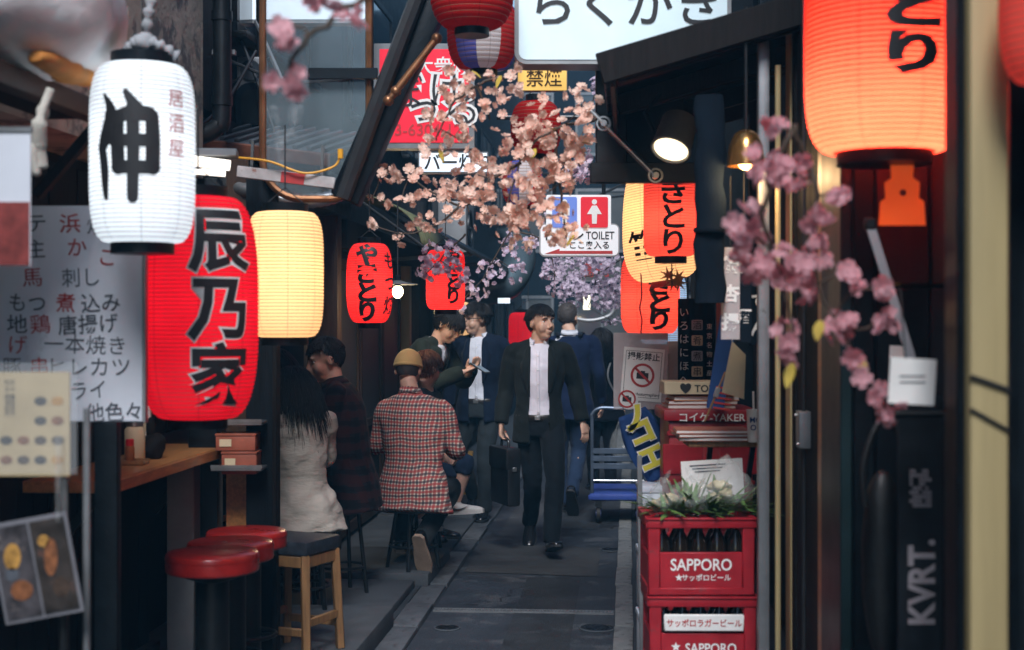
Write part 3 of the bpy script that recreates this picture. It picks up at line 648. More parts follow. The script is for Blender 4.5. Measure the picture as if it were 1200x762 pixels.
# spotlight
t = thing('spotlight', 'grey cylinder spotlight glowing under the canopy', 'spotlight', P(786,176,5.6))
rot = Matrix.Rotation(math.radians(20),3,'Y') @ Matrix.Rotation(math.radians(-30),3,'X')
def rl(b, R_): b.v = [tuple(R_ @ Vector(q)) for q in b.v]; return b
link('housing', rl(B().lathe([(.05,.16),(.072,.15),(.078,.02),(.082,.0),(.074,-.004),(.066,.01)], n=26), rot), 'grey_metal', t)
link('lens', rl(B().lathe([(.001,.004),(.068,.004),(.068,.012),(.001,.012)], n=26), rot), 'glow_spot', t)
link('yoke', B().tube([(-.06,.05,.08),(-.09,.1,.16),(-.03,.1,.24)], .01, 6), 'black_steel', t)
lo = bpy.data.lights.new('spot_beam', 'SPOT'); lo.energy = 2.2*LK; lo.color = (1,.82,.58); lo.spot_size = 1.6; lo.spot_blend = .6; lo.shadow_soft_size = .05
ob = bpy.data.objects.new('spot_beam', lo); C.objects.link(ob); ob.parent = t; ob.location = rot @ Vector((0,0,-.03)); ob.rotation_euler = rot.to_euler()
# canopy over the souvenir stall: a lean-to that drops towards the lane
t = lthing('lean_to_canopy', 'dark wooden canopy sloping over the souvenir stall', 'canopy', 0, 0)
ue, ze, uw, zw = -.045, 2.50, .66, 2.70
sl = math.atan2(zw-ze, uw-ue); Ls = math.hypot(uw-ue, zw-ze); Rm = Matrix.Rotation(-sl, 3, 'Y')
for kx in range(11):
    v = 4.95+kx*.20
    link('roof_board', B().box(((ue+uw)/2, v+.1, (ze+zw)/2+.03), (Ls+.1, .194, .02), Rm, .003), 'black_paint', t)
for v in (5.0, 5.75, 6.5, 7.05): link('rafter', B().box(((ue+uw)/2, v, (ze+zw)/2-.025), (Ls, .045, .08), Rm, .004), 'dark_wood', t)
link('fascia', B().box(((ue+uw)/2+.02, 4.94, (ze+zw)/2+.0), (Ls+.16, .02, .11), Rm, .004), 'dark_wood', t)
link('eave_board', lbox(ue-.02,ue+.0,4.96,7.1,ze-.08,ze+.03,.004), 'black_paint', t)
link('bracket_post', B().bar((.60,6.9,2.6),(.60,6.9,1.9),.05,.05), 'dark_wood', t)
t = thing('rolled_curtain', 'dark navy rolled curtain hanging from the canopy', 'curtain', P(832,355,4.95))
bb = B(); n = 14
h_ = (355-112)/F*4.95
bb.loft([((.004*math.sin(i*1.3),.0,h_*i/n), (.052+.004*math.sin(i*2.1),0,0), (0,.03+.004*math.cos(i*1.7),0)) for i in range(n+1)], 16)
link('cloth', bb, 'navy_cloth', t)
link('tie', B().lathe([(.056,-.008),(.058,0),(.056,.008)], (0,0,h_*.35), 16), 'navy_cloth', t)
# ---------------------------------------------------------------- upper left: drainpipe, eave, acrylic panel, wires, lamp
t = thing('drainpipe', 'black drainpipe with elbow running down beside the upper window', 'drainpipe', P(260,140,6.2))
k = 6.2/F
link('pipe', B().tube(crv([(0,0,1.3),(0,0,.6),(0,0,.04),(-.02,0,-.03),(-.10,0,-.07),(-.24,0,-.08)],6), 11*k, 14), 'black_steel', t)
for z in (.08, .45): link('collar', B().lathe([(12.5*k,-.02),(12.5*k,.02)], (0,0,z), 16), 'black_steel', t)
link('pipe_strap', B().box((0,.05,.3),(.1,.04,.02)), 'grey_metal', t)
# the eave of ridged metal
t = thing('tin_eave', 'small rusty ridged metal eave under the acrylic panel', 'eave', P(320,165,6.5), -.25)
k = 6.5/F
bb = B()
Rm = Matrix.Rotation(math.radians(14),3,'X') @ Matrix.Rotation(math.radians(8),3,'Y')
link('sheet', B().box((0,.2,.03),(.62,.62,.02),Rm,.004), 'roof_metal', t)
for i in range(9): link('ridge', B().box(Rm @ Vector((-.28+i*.07,.0,.018))+Vector((0,.2,.03)),(.022,.6,.02),Rm,.006), 'roof_metal', t)
link('fascia', B().box(Rm @ Vector((0,-.32,-.02))+Vector((0,.2,.03)),(.64,.02,.06),Rm,.004), mat('rusty_edge',(.16,.055,.03),.6,var=.5,scale=14,bump=.2), t)
link('support', B().bar((-.22,.3,-.02),(-.22,.05,-.22),.04,.04), 'black_steel', t)
link('motor', B().lathe([(.05,-.08),(.075,-.07),(.075,.07),(.05,.08)], (-.2,.1,-.14), 18, 'y').box((-.2,.2,-.1),(.16,.1,.12),bev=.01), 'black_paint', t)
t = thing('acrylic_panel', 'clear curved acrylic panel with bronze rim beneath the pink blossom', 'panel', P(362,95,6.15))
k = 6.15/F
ol = rrect(.46,1.02,.17,8)
link('sheet', B().prism(ol, .006, (.03,0,0)), mat('acrylic', (.26,.34,.38), .06, var=.4, scale=3, alpha=.20, coat=1.0, spec=1.0, wear=((.7,.78,.82),.60,3)), t)  # pale sky reflection is put into the sheet's colour
link('rim', B().tube([(x+.03,0,z) for x,z in ol]+[(ol[0][0]+.03,0,ol[0][1])], .016, 8), 'bronze', t)
link('strap', B().box((.15,-.02,.03),(.30,.02,.045),bev=.004).box((.15,-.03,.01),(.30,.03,.012)), 'black_paint', t)
t = thing('wall_cabinet', 'round-topped dark electrical box on the eave', 'electrical box', P(312,150,6.9))
link('body', B().prism(rrect(.30,.24,.07), .2, (0,0,.1)), 'navy_cloth', t); link('door', B().prism(rrect(.24,.17,.04), .008, (0,-.008,.1)), 'black_paint', t)
t = thing('fluorescent_light', 'bright white fluorescent light between the white and red lanterns', 'light', P(246,192,5.4), .12)
link('tube', B().tube([(-.075,0,.012),(.075,0,-.006)], .02, 12).tube([(-.075,-.03,-.03),(.06,-.03,-.04)], .012, 10), 'glow_tube', t); link('housing', B().box((0,.05,.045),(.2,.1,.03),bev=.004), 'grey_metal', t)
t = thing('strip_sign', 'narrow white and red strip sign under the acrylic panel', 'sign', P(335,208,6.05), 0)
Rt = Matrix.Rotation(math.radians(7),3,'Y')
link('board', B().box((0,0,0),(.42,.015,.05),Rt,.004), mat('strip_face',(.42,.40,.40),.5,var=.3,scale=14,wear=((.22,.10,.07),.6,20)), t)
link('red_patch', B().box(Rt @ Vector((.03,-.009,0)),(.10,.003,.046),Rt), 'ink_red', t); link('bracket', B().bar((-.15,.02,.02),(-.15,.05,.16),.012,.012).bar((.15,.02,.0),(.15,.05,.14),.012,.012), 'black_steel', t)
t = thing('yellow_cable', 'yellow cable drooping along the narrow strip sign', 'cable', P(330,190,6.05)); link('cord', B().tube(crv([(-.2,0,.02),(-.05,-.03,.0),(.1,-.03,-.05),(.22,0,-.02),(.25,0,.03)]), .005, 8), 'yellow_cable', t); link('plug', B().lathe([(.012,-.02),(.012,.02)],(.25,0,.035),8), 'yellow_cable', t)
for i, (a, b, m, lb) in enumerate(((P(225,75,7.3),P(345,-8,7.3),'cable','taut black wire rising past the pale panel'),(P(228,120,6.6),P(372,20,7.6),'cable','thin black wire sagging behind the drainpipe'),(P(300,25,7),P(332,98,6.9),'grey_metal','short grey rod leaning behind the pink blossom'))):
    tag(link('overhead_wire', B().tube(crv([a,(a+b)/2+Vector((0,0,-.04 if i<2 else 0)),b]), .006 if i<2 else .012, 6), m), lb, 'wire')
t = thing('added_glint_tube', 'added ribbed silver tube giving a bright glint beneath the acrylic panel', 'duct', P(330,228,6.3))
dp = crv([P(238,206,6.5)-P(330,228,6.3),P(285,222,6.3)-P(330,228,6.3),P(345,236,6.25)-P(330,228,6.3),P(400,226,6.3)-P(330,228,6.3),P(428,190,6.6)-P(330,228,6.3)],14)  # silver tube added for the bright curved highlights under the panel
link('hose', B().tube(dp,[.030+.004*(i%2) for i in range(len(dp))],14).mesh('h',True), 'steel', t); link('end_collar', B().tube(dp[:3],.038,14), 'grey_metal', t)
t = thing('meter_box', 'dark meter box with pipes between drainpipe and acrylic panel', 'meter', P(296,92,7.0)); link('case', B().box((0,0,0),(.14,.1,.2),bev=.015), 'grey_metal', t); link('dial', B().lathe([(.05,-.008),(.05,.008)],(0,-.055,.03),20,'y'), 'glass_pane', t); link('pipe', B().tube(crv([(-.03,0,-.1),(-.03,0,-.25),(-.12,0,-.3)]),.016,8).tube([(.03,0,.1),(.03,0,.6)],.014,8), 'black_steel', t)
for i,(a,b,sg,lb) in enumerate(((P(228,52,6.7),P(440,88,6.9),.10,'black cable looping below the pale top panel'),(P(272,20,6.9),P(330,180,6.7),-.02,'black cable falling behind the acrylic panel'),(P(232,150,6.4),P(300,60,6.8),.05,'black cable climbing beside the drainpipe elbow'))):
    tag(link('overhead_wire', B().tube(crv([a,(a+b)/2+Vector((0,0,-sg)),b]), .008, 6), 'cable'), lb, 'wire')
# bare bulb under a shade
t = thing('hanging_lamp', 'bare glowing bulb under a flat metal shade by the red lantern', 'lamp', P(466,342,9.4))
link('bulb', B().ell((0,0,0),(.036,.036,.042),16,10), 'glow_bulb', t); link('socket', B().lathe([(.016,.035),(.022,.05),(.022,.10),(.012,.11)], n=14), 'black_paint', t)
link('shade', B().lathe([(.02,.075),(.06,.062),(.135,.052),(.135,.047),(.06,.055),(.02,.068)], n=28), 'grey_metal', t); link('cord', B().tube([(0,0,.1),(0,0,.6)], .005, 6), 'cable', t)
ld = bpy.data.lights.new('bulb_light','POINT'); ld.energy = 1.6*LK; ld.color = (1,.75,.42); ld.shadow_soft_size = .05; lo = bpy.data.objects.new('bulb_light', ld); C.objects.link(lo); lo.parent = t; lo.location = (0,0,-.06)
# lane-crossing wires and ducts further back
for i, (a, b, sag, lb) in enumerate(((A(-1.9,11,3.0),A(.5,12,3.1),.25,'black cable sagging across the lane nearest the toilet sign'),(A(-1.9,13,2.8),A(.5,13.5,3.2),.35,'black cable drooping lowest across the lane'),(A(-1.9,16,3.3),A(.5,15,3.0),.2,'far black cable stretched across the lane'))):
    tag(link('overhead_wire', B().tube(crv([a,(a+b)/2+Vector((0,0,-sag)),b]), .012, 6), 'cable'), lb, 'wire')
t = thing('ventilation_duct', 'grey blue curved ventilation duct on the far building', 'duct', P(588,330,13.5))
k = 13.5/F
link('elbow', B().tube(crv([(0,0,.55),(.12,0,.45),(.17,0,.2),(.05,0,-.02),(-.2,0,-.08)],6), .15, 16), mat('duct',(.10,.15,.18),.4,metal=.4,var=.3,scale=4), t); link('flange', B().lathe([(.18,-.02),(.18,.02)],(0,0,.55),18), 'duct', t)
t = lthing('fabric_awning', 'mossy olive awning above the stooping man', 'awning', -1.6, 10.3, 2.12)
bb = B(); n=10
rr = [(math.cos(a)*.5, math.sin(a)*.36) for a in [PI/2*i/n for i in range(n+1)]]
bb.add([(x-.3,v,z) for v in (-.7,.7) for x,z in rr], [(i,i+1,i+n+2,i+n+1) for i in range(n)]); o = link('cover', bb.mesh('c',True), mat('olive',(.14,.15,.075),.8,var=.4,scale=20,wear=((.03,.03,.02),.6,40)), t); o.modifiers.new('s','SOLIDIFY').thickness=.01
link('frame', B().tube([(-.3,-.7,.36),(.2,-.7,0),(.2,.7,0),(-.3,.7,.36)], .012, 8), 'black_steel', t)
t = lthing('dark_awning', 'dark sloping awning over the far shop beside the duct', 'awning', -1.7, 12.2, 2.2)
link('cover', B().box((.2,0,.1),(.85,2.2,.03),Matrix.Rotation(.5,3,'Y'),.006), 'black_paint', t); link('strut', B().bar((-.25,-.9,-.1),(.45,-.9,-.05),.03,.03), 'black_steel', t); link('strut', B().bar((-.25,.9,-.1),(.45,.9,-.05),.03,.03), 'black_steel', t)
for i,(u,v,z,lb) in enumerate(((-1.85,15.2,2.3,'grey air conditioner unit on the far wall nearest the duct'),(.30,14.6,2.35,'grey air conditioner unit above the trolley'),(.28,18.5,2.2,'farthest grey air conditioner unit over the long haired woman'))):
    t = lthing('air_conditioner', lb, 'air conditioner', u, v, z)
    link('case', B().box((0,0,.3),(.3,.75,.55),bev=.015), 'pale_metal', t); link('fan_grille', B().lathe([(.2,-.01),(.2,.01),(.17,.01),(.17,-.01)],(0.16 if u<0 else -.16,-.1,.3),24,'x').lathe([(.03,-.01),(.03,.01)],(0.16 if u<0 else -.16,-.1,.3),12,'x'), 'black_steel', t)
    link('pipe', B().tube(crv([(0,.3,.02),(0,.36,-.3),(0,.36,-1.2)]), .02, 8), 'pale_metal', t)
t = lthing('dark_awning', 'flat dark awning on the trolley side, beneath the far blossom', 'awning', .15, 17.0, 2.0)
link('cover', B().box((0,0,.06),(.9,3.0,.04),Matrix.Rotation(-.25,3,'Y'),.006), 'grey_metal', t); link('strut', B().bar((.3,-1.3,-.1),(-.35,-1.3,.0),.03,.03), 'black_steel', t)
t = thing('ring_lamp', 'small cool wall lamp on a curved arm under the far blossom', 'lamp', P(690,372,13.5))
link('arm', B().tube(crv([(-.28,0,.12),(-.2,0,.02),(0,0,-.03),(.2,0,.02),(.26,0,.14)]), .018, 8), 'pale_metal', t); link('lamp_head', B().box((-.02,0,.14),(.07,.06,.14),bev=.01), glow('lamp_glow',(.95,.9,.7),.5), t)
# ---------------------------------------------------------------- left foreground: shelf, menu board, menus, counter, stools
t = lthing('shelf_beam', 'weathered wooden shelf beam carrying the pale vinyl bundle, top left', 'beam', -1.62, 0, 2.24)
link('beam', lbox(-.03,.03,1.6,4.35,-.03,.03,.006), 'brown_wood', t); link('shelf_board', lbox(-.24,-.035,1.6,4.35,.0,.02,.003), 'dark_wood', t)
for v in (2.4, 4.25): link('bracket', B().bar((-.2,v,-.25),(-.01,v,-.035),.03,.03), 'dark_wood', t)
def blob(c, r, amp, sc, seed, n=40, m=24, rot=None, squash=None):
    b = B().ell((0,0,0), r, n, m); out = []
    for q in b.v:
        q = Vector(q); d = q.normalized(); k = 1+amp*noise.noise(q*sc+Vector((seed,0,0)))+amp*.5*noise.noise(q*sc*2.7+Vector((0,seed,0)))
        q = q*k
        if rot is not None: q = rot @ q
        out.append(tuple(q+Vector(c)))
    b.v = out; return b
t = lthing('vinyl_bundle', 'pale crumpled vinyl bundle lying on the shelf beam', 'bundle', -1.62, 3.75, 2.27)
link('bundle', blob((0,.05,.21),(.20,.40,.22),.14,4,3).mesh('r',True), 'pale_cloth', t); link('tie', B().lathe([(.15,-.02),(.153,.02)],(0,.32,.21),20,'y'), 'rope_white', t)
t = lthing('orange_sack', 'orange cloth bundle squeezed under the vinyl bundle', 'bundle', -1.56, 3.80, 2.262)
link('sack', blob((.02,.0,.03),(.045,.20,.032),.35,9,8).mesh('r',True), 'orange_cloth', t); link('knot', blob((.02,.19,.035),(.022,.03,.02),.3,12,2,12,8).mesh('k',True), 'orange_cloth', t)
t = thing('cloth_tie', 'knotted white cloth strip dangling from the shelf beam', 'cloth', P(50,118,3.75))
bb = B().tube(crv([(.02,0,.03),(.0,-.02,-.05),(-.01,0,-.12),(-.005,.01,-.18)]), [.012]*9+[.022]*8+[.018]*7+[.008], 8)
link('strip', bb.mesh('s',True), 'rope_white', t); link('strip', B().tube(crv([(.0,0,-.02),(-.02,-.01,-.12),(-.015,0,-.2)]), [.006]*8+[.012]*8+[.005], 8).mesh('s',True), 'rope_white', t); link('knot', B().ell((0,0,-.03),(.018,.02,.022),10,7), 'rope_white', t)
t = thing('cloth_tie', 'grey cloth knotted over the top of the white lantern', 'cloth', P(172,58,4.0))
random.seed(8)
for a,b_ in (((-.055,0,-.01),(.0,-.02,.02)),((.0,-.02,.02),(.085,0,-.02)),((.0,0,.02),(.02,0,.16))):
    a,b_=Vector(a),Vector(b_); link('fold', B().tube(crv([a,(a+b_)/2+Vector((0,-.02,.006)),b_]), [.008]+[.014+.006*math.sin(i*1.9) for i in range(15)]+[.006], 10).mesh('f',True), 'grey_cloth', t)
link('knot', blob((0,-.02,.02),(.026,.026,.026),.5,30,4,16,10).mesh('k',True), 'grey_cloth', t)
t = thing('hanging_poster', 'faded poster with red lower half hanging at the picture edge', 'poster', P(8,232,3.3))
k = 3.3/F
link('sheet', B().box((0,0,0),(56*k,.004,160*k)), 'whiteboard', t); link('red_print', B().box((0,-.004,-42*k),(54*k,.002,74*k)), mat('poster_red',(.22,.035,.03),.5,var=.5,scale=20), t); link('rail', B().box((0,0,80*k),(60*k,.012,.012)), 'grey_metal', t)
# menu board
BY = 4.3
t = thing('menu_board', 'white menu board covered in handwritten dishes in black and red', 'menu board', P(62,368,BY))
k = BY/F
link('board', B().box((0,.012,0),(212*k,.02,254*k),bev=.004), 'whiteboard', t)
link('edge_trim', B().box((107*k,.010,0),(.012,.03,256*k),bev=.003).box((-107*k,.010,0),(.012,.03,256*k),bev=.003), 'pale_metal', t)
rows = [('アテ',30,262,0),('浜',82,262,1),('焼',114,264,0),('主',42,292,0),('か',90,290,1),('ご',126,301,1),('馬',38,325,1),('刺し',95,325,0),('もつ',32,355,0),('煮',77,355,1),('込み',118,355,0),('地',20,380,0),('鶏',47,380,1),('唐揚げ',103,380,0),('げ',20,404,1),('一本焼き',100,404,0),('豚',14,430,0),('串',46,430,1),('ヒレカツ',104,430,0),('フライ',92,458,0),('他色々',134,483,0)]
random.seed(5)
for s, x, y, c in rows:
    lettering(s, 'ink_red' if c else 'ink_faded', t, ((x-62)*k, -.0005, -(y-368)*k), 24*k, bold=random.uniform(-.004,.008), rot=random.uniform(-.07,.07), sx=random.uniform(.95,1.08))
link('stand_pole', B().bar((28*k*1.9+.02,.03,-127*k),(28*k*1.9+.02,.03,-1.62+.0),.07,.05,up=(0,1,0),bev=.006), 'black_paint', t)
# laminated menus on a stand
t = thing('menu_stand', 'acrylic menu stand with yellow photo menu and lower food leaflet', 'menu stand', P(60,762,3.1))
k = 3.1/F
def q_(x, y): return Vector(((x-60)*k, 0, -(y-762)*k))
link('post', B().bar((q_(70,0).x,.03,-.88),(q_(70,0).x,.03,q_(0,560).z),.018,.018,bev=.003), 'black_steel', t); link('post', B().bar((q_(92,0).x,.06,-.88),(q_(92,0).x,.06,q_(0,480).z),.014,.014,bev=.003), 'grey_metal', t)
link('menu_card', B().box(q_(32,497),(100*k,.006,122*k)), mat('menu_paper',(.46,.36,.20),.6,var=.15,scale=8), t)
link('acrylic_cover', B().box(q_(36,490)+Vector((0,-.012,0)),(112*k,.004,130*k)), mat('acrylic_clear',(.75,.78,.8),.1,var=.05,alpha=.10), t)
mat('food_a',(.22,.08,.03),.5,var=.6,scale=60); mat('food_b',(.05,.03,.02),.5,var=.6,scale=60); mat('food_c',(.42,.22,.05),.5,var=.5,scale=60)
for r_ in range(4):
    for c_ in range(4):
        if r_ < 2 and c_ < 2: continue
        p_ = q_(8+c_*20, 470+r_*23); link('dish_picture', B().prism([(x*1.15,z*.8) for x,z in disc(.012,12)], .001, p_+Vector((0,-.0045,0))), random.choice(['food_a','food_b','food_c','ink_black']), t)
for r_ in range(7): lettering('枝豆冷奴漬物'[r_%5:r_%5+2], 'ink_black', t, q_(12,448+r_*8 if r_<3 else 448+r_*6)+Vector((0,-.004,0)), .012)
R_ = Matrix.Rotation(-.18,3,'Y')
lf = link('leaflet', B().box(q_(46,664)+Vector((0,-.02,0)),(92*k,.004,118*k),R_), mat('leaflet_edge',(.16,.16,.18),.5,var=.3), t)
for s_,m_ in ((-1,mat('photo_left',(.05,.045,.05),.4,var=.9,scale=18,wear=((.20,.17,.16),.60,14))),(1,mat('photo_right',(.035,.028,.025),.4,var=.95,scale=16,wear=((.14,.05,.03),.58,16)))):
    link('food_photo', B().box(q_(46,664)+R_ @ Vector((s_*22*k,-.004,0))+Vector((0,-.02,0)),(41*k,.003,108*k),R_), m_, lf)
for (dx,dz,rx_,rz_,m_) in ((-24,18,10,16,'food_c'),(-20,-22,13,12,'food_a'),(-28,-2,8,8,'ink_faded'),(20,10,8,22,'food_a'),(26,-26,10,12,'food_b'),(15,30,7,7,'food_c')):
    link('dish_picture', B().prism([(x*rx_,z*rz_) for x,z in disc(k,14)], .001, q_(46,664)+R_ @ Vector((dx*k,-.0065,dz*k))+Vector((0,-.02,0))), m_, lf)
link('glass_edge', B().box(q_(75,560)+Vector((0,-.02,0)),(.014,.05,100*k),bev=.004), 'clear_bag', t)
# counter
t = lthing('wooden_counter', 'orange wooden counter shelf behind the red stools', 'counter', -1.92, 5.45, 1.035)
link('top', lbox(-.16,.14,-.72,.80,-.02,.02,.005), 'orange_wood', t); link('edge_strip', lbox(.141,.150,-.72,.80,-.026,.016,.002), 'orange_wood', t)
for v in (-.5,.6): link('bracket', B().bar((-.14,v,-.26),(.06,v,-.02),.03,.03), 'black_steel', t)
link('support_panel', lbox(-.06,.06,.52,.66,-1.0,-.021,.004), 'pale_metal', t); link('support_panel', lbox(-.1,-.062,.67,.70,-1.0,-.021,.003), 'cream_paper', t)
def on_counter(px, Y): return Vector(((px-600)/F*Y, Y, 1.056))
t = thing('condiment_tray', 'small wooden tray on the orange counter', 'tray', on_counter(152,5.45)); link('base', B().box((0,0,.005),(.13,.09,.01),bev=.003), 'pine_wood', t); link('rim', B().box((0,-.045,.012),(.13,.006,.014)).box((0,.045,.012),(.13,.006,.014)), 'pine_wood', t)
t = thing('spice_bottle', 'small red capped spice bottle on the counter tray', 'bottle', on_counter(152,5.43)+Vector((0,0,.011))); link('body', B().lathe([(.016,0),(.018,.005),(.018,.055),(.015,.062)],n=16), mat('chili',(.35,.12,.04),.4), t); link('cap', B().lathe([(.016,.062),(.016,.085),(.013,.088)],n=16), mat('cap_red',(.6,.02,.03),.4), t)
t = thing('sauce_jar', 'pale jar behind the red capped bottle', 'jar', on_counter(158,5.62)); link('body', B().lathe([(.035,0),(.04,.01),(.04,.12),(.03,.135)],n=18), 'cream_paper', t); link('lid', B().lathe([(.033,.135),(.033,.155),(.001,.157)],n=18), 'steel', t)
t = thing('stone_ornament', 'dark lumpy ornament at the far end of the counter', 'ornament', on_counter(180,5.7)); link('body', blob((0,0,.05),(.05,.05,.055),.4,14,4,20,14).mesh('b',True), 'dark_wood', t); link('neck', blob((-.01,0,.12),(.02,.02,.05),.4,14,6,14,10).mesh('b',True), 'dark_wood', t)
t = thing('paper_packet', 'pale packet leaning behind the jar on the counter', 'packet', on_counter(168,5.8)); link('body', B().box((0,0,.12),(.06,.03,.24),bev=.006), 'white_paper', t); link('label_band', B().box((0,-.0165,.13),(.05,.002,.05)), 'cream_paper', t)
# red stools
def stool(px, py, Y, lab):
    c = P(px, py, Y); t = thing('bar_stool', lab, 'stool', (c.x, c.y, .02), 0, 'red topped bar stools at the counter')
    h = c.z; r = .166
    link('seat', B().lathe([(r*.95,h-.068),(r*.99,h-.064),(r,h-.056),(r,h-.014),(r*.99,h-.004),(r*.96,h+.002),(r*.6,h+.008),(.002,h+.010)],n=44).mesh('s',True), 'red_vinyl', t)
    link('piping', B().lathe([(r*1.004,h-.022),(r*1.012,h-.017),(r*1.004,h-.012)],n=44,cap=False).mesh('p',True), 'red_vinyl', t)
    link('post', B().lathe([(.06,.02),(.06,h-.10),(.10,h-.085),(.12,h-.067)],n=20), 'black_steel', t)
    link('foot_ring', B().tube([(.12*math.cos(a),.12*math.sin(a),h*.4) for a in [2*PI*i/24 for i in range(25)]],.009,8).bar((-.12,0,h*.4),(.12,0,h*.4),.012,.012), 'black_steel', t)
    link('base', B().lathe([(.2,0),(.2,.012),(.15,.024),(.07,.034),(.06,.05)],n=32), 'black_steel', t)
stool(249,654,5.1,'nearest red vinyl bar stool at the orange counter'); stool(270,641,5.5,'middle red vinyl bar stool of three'); stool(289,628,5.9,'farthest red vinyl bar stool, next to the pine stool')
t = thing('pine_stool', 'square pine stool with dark cushioned top beside the red stools', 'stool', (P(347,640,6.35).x, 6.35, .13), math.radians(-24))
h=.455; hw=.135
link('cushion', B().box((0,0,h+.03),(.29,.29,.06),bev=.012), mat('dark_vinyl',(.035,.045,.06),.45,var=.4,scale=30,bump=.2,wear=((.12,.13,.14),.6,30)), t)
for sx_ in (-1,1):
    for sy_ in (-1,1): link('leg', B().bar((sx_*hw*1.06,sy_*hw*1.06,0),(sx_*hw*.92,sy_*hw*.92,h),.036,.036,bev=.004), 'pine_wood', t)
for sx_ in (-1,1): link('rail', B().bar((sx_*hw*.93,-hw*.9,h-.03),(sx_*hw*.93,hw*.9,h-.03),.022,.05,bev=.003), 'pine_wood', t); link('stretcher', B().bar((sx_*hw,-hw*.95,.16),(sx_*hw,hw*.95,.16),.02,.035,bev=.003), 'pine_wood', t)
for sy_ in (-1,1): link('rail', B().bar((-hw*.9,sy_*hw*.93,h-.03),(hw*.9,sy_*hw*.93,h-.03),.022,.05,bev=.003), 'pine_wood', t); link('stretcher', B().bar((-hw*.95,sy_*hw,.12),(hw*.95,sy_*hw,.12),.02,.035,bev=.003), 'pine_wood', t)
# dark double post with small shelves
t = thing('shop_pillar', 'pair of black posts with small shelves between, behind the red lantern', 'pillar', (P(275,500,6.25).x, 6.25, .03))
k = 6.25/F
link('post', B().box((-34*k,0,1.1),(34*k,.12,2.2),bev=.006), 'black_paint', t); link('post', B().box((33*k,0,1.1),(34*k,.12,2.2),bev=.006), 'navy_board', t)
link('edge_strip', B().box((50*k,-.03,1.1),(.02,.1,2.2),bev=.003), 'dark_wood', t)
link('wood_board', B().box((1*k,.05,.45),(26*k,.02,.9)), 'orange_wood', t); link('wood_board', B().box((1*k,.05,1.6),(26*k,.02,1.4)), 'brown_wood', t)
for y in (493,545):
    z = EYE-(y-378)*k-.03; link('shelf_tray', B().box((12*k,-.12,z),(58*k,.16,.014),bev=.003).box((12*k,-.2,z+.012),(58*k,.006,.014)), 'steel', t)
z0 = EYE-(545-378)*k
def smallbox(name, lab, px, w, h, z, m, lid=False):
    c = P(px,500,6.13); o = thing(name, lab, 'box', (c.x, 6.13, z)); link('body', B().box((0,0,h/2),(w,.12,h),bev=.006), m, o); link('lid', B().box((0,0,h+.006),(w*1.03,.125,.012),bev=.003), m, o); link('paper_tag', B().box((-w*.25,-.0625,h*.55),(w*.3,.002,h*.5)), 'cream_paper', o)
mat('copper_box',(.34,.10,.06),.4,var=.3,scale=10)
smallbox('storage_box','lower copper red box on the little shelf',283,.15,.085,z0-.022,'copper_box'); smallbox('storage_box','upper copper red box stacked on the other',279,.17,.062,z0+.078,'copper_box')
# ---------------------------------------------------------------- right side: beer crates with bottles, vegetables
CY = 5.2
def crate(z, lab, style, dx=0.0, rz=0.0):
    k = CY/F; c = P(823,600,CY); W, D, Hh = 125*k, .30, .284
    t = thing('beer_crate', lab, 'crate', (c.x+dx, CY+D/2, z), rz, 'red beer crates stacked by the metal column')
    y0 = -D/2
    for sx_ in (-1,1):
        for sy_ in (-1,1): link('corner_post', B().box((sx_*(W/2-.022),sy_*(D/2-.012),Hh/2),(.044,.024,Hh),bev=.004), 'crate_red', t)
    for s_ in (-1,1):
        link('top_rim', B().box((0,s_*(D/2-.008),Hh-.019),(W+.008,.026,.038),bev=.005).box((0,s_*(D/2-.004),Hh-.004),(W+.016,.03,.008),bev=.002), 'crate_red', t)
        link('bottom_rim', B().box((0,s_*(D/2-.011),.014),(W-.012,.024,.028),bev=.004), 'crate_red', t)
        link('side_wall', B().box((s_*(W/2-.008),0,.075),(.01,D-.05,.13)).box((s_*(W/2-.004),0,Hh-.019),(.026,D,.038),bev=.005).box((s_*(W/2-.008),0,.014),(.02,D-.03,.028)), 'crate_red', t)
    pt = .130 if style == 0 else .122
    # front panel with rounded window corners above
    link('front_panel', B().box((0,y0+.012,.026+pt/2),(W-.086,.012,pt),bev=.003), 'crate_red', t); link('back_panel', B().box((0,-y0-.012,.1),(W-.086,.012,.15)), 'crate_red', t)
    for s_ in (-1,1): link('window_gusset', B().prism([(0,0),(-s_*.03,0),(-s_*.010,-.010),(0,-.03)], .012, (s_*(W/2-.043),y0+.018,Hh-.038)), 'crate_red', t)
    link('floor', B().box((0,0,.012),(W-.05,D-.05,.008)), 'crate_red', t)
    for i in range(4): link('divider', B().box((-W*.282+i*W*.188,0,.07),(.006,D-.06,.1)), 'crate_red', t)
    yf = y0+.0045
    if style == 0:
        lettering('SAPPORO', 'white_paint', t, (0,yf,.113), .060, bold=.016, sx=.86); link('star_emblem', B().prism(star(.0145,.006), .001, (-.082,yf,.064)), 'white_paint', t); lettering('サッポロビール', 'white_paint', t, (.018,yf,.064), .026, bold=.014)
    else:
        link('label_plate', B().box((.004,y0-.001,.188),(W-.098,.012,.062),bev=.004), 'white_paint', t); lettering('サッポロラガービール', 'ink_red', t, (.004,y0-.0085,.188), .030, bold=.016, sx=.92)
        lettering('SAPPORO', 'white_paint', t, (.03,yf,.095), .05, bold=.016, sx=.86); link('star_emblem', B().prism(star(.0185,.0075), .001, (-.098,yf,.098)), 'white_paint', t); lettering('サッポロビール', 'white_paint', t, (.0,yf,.048), .022, bold=.014)
    return t, W, D
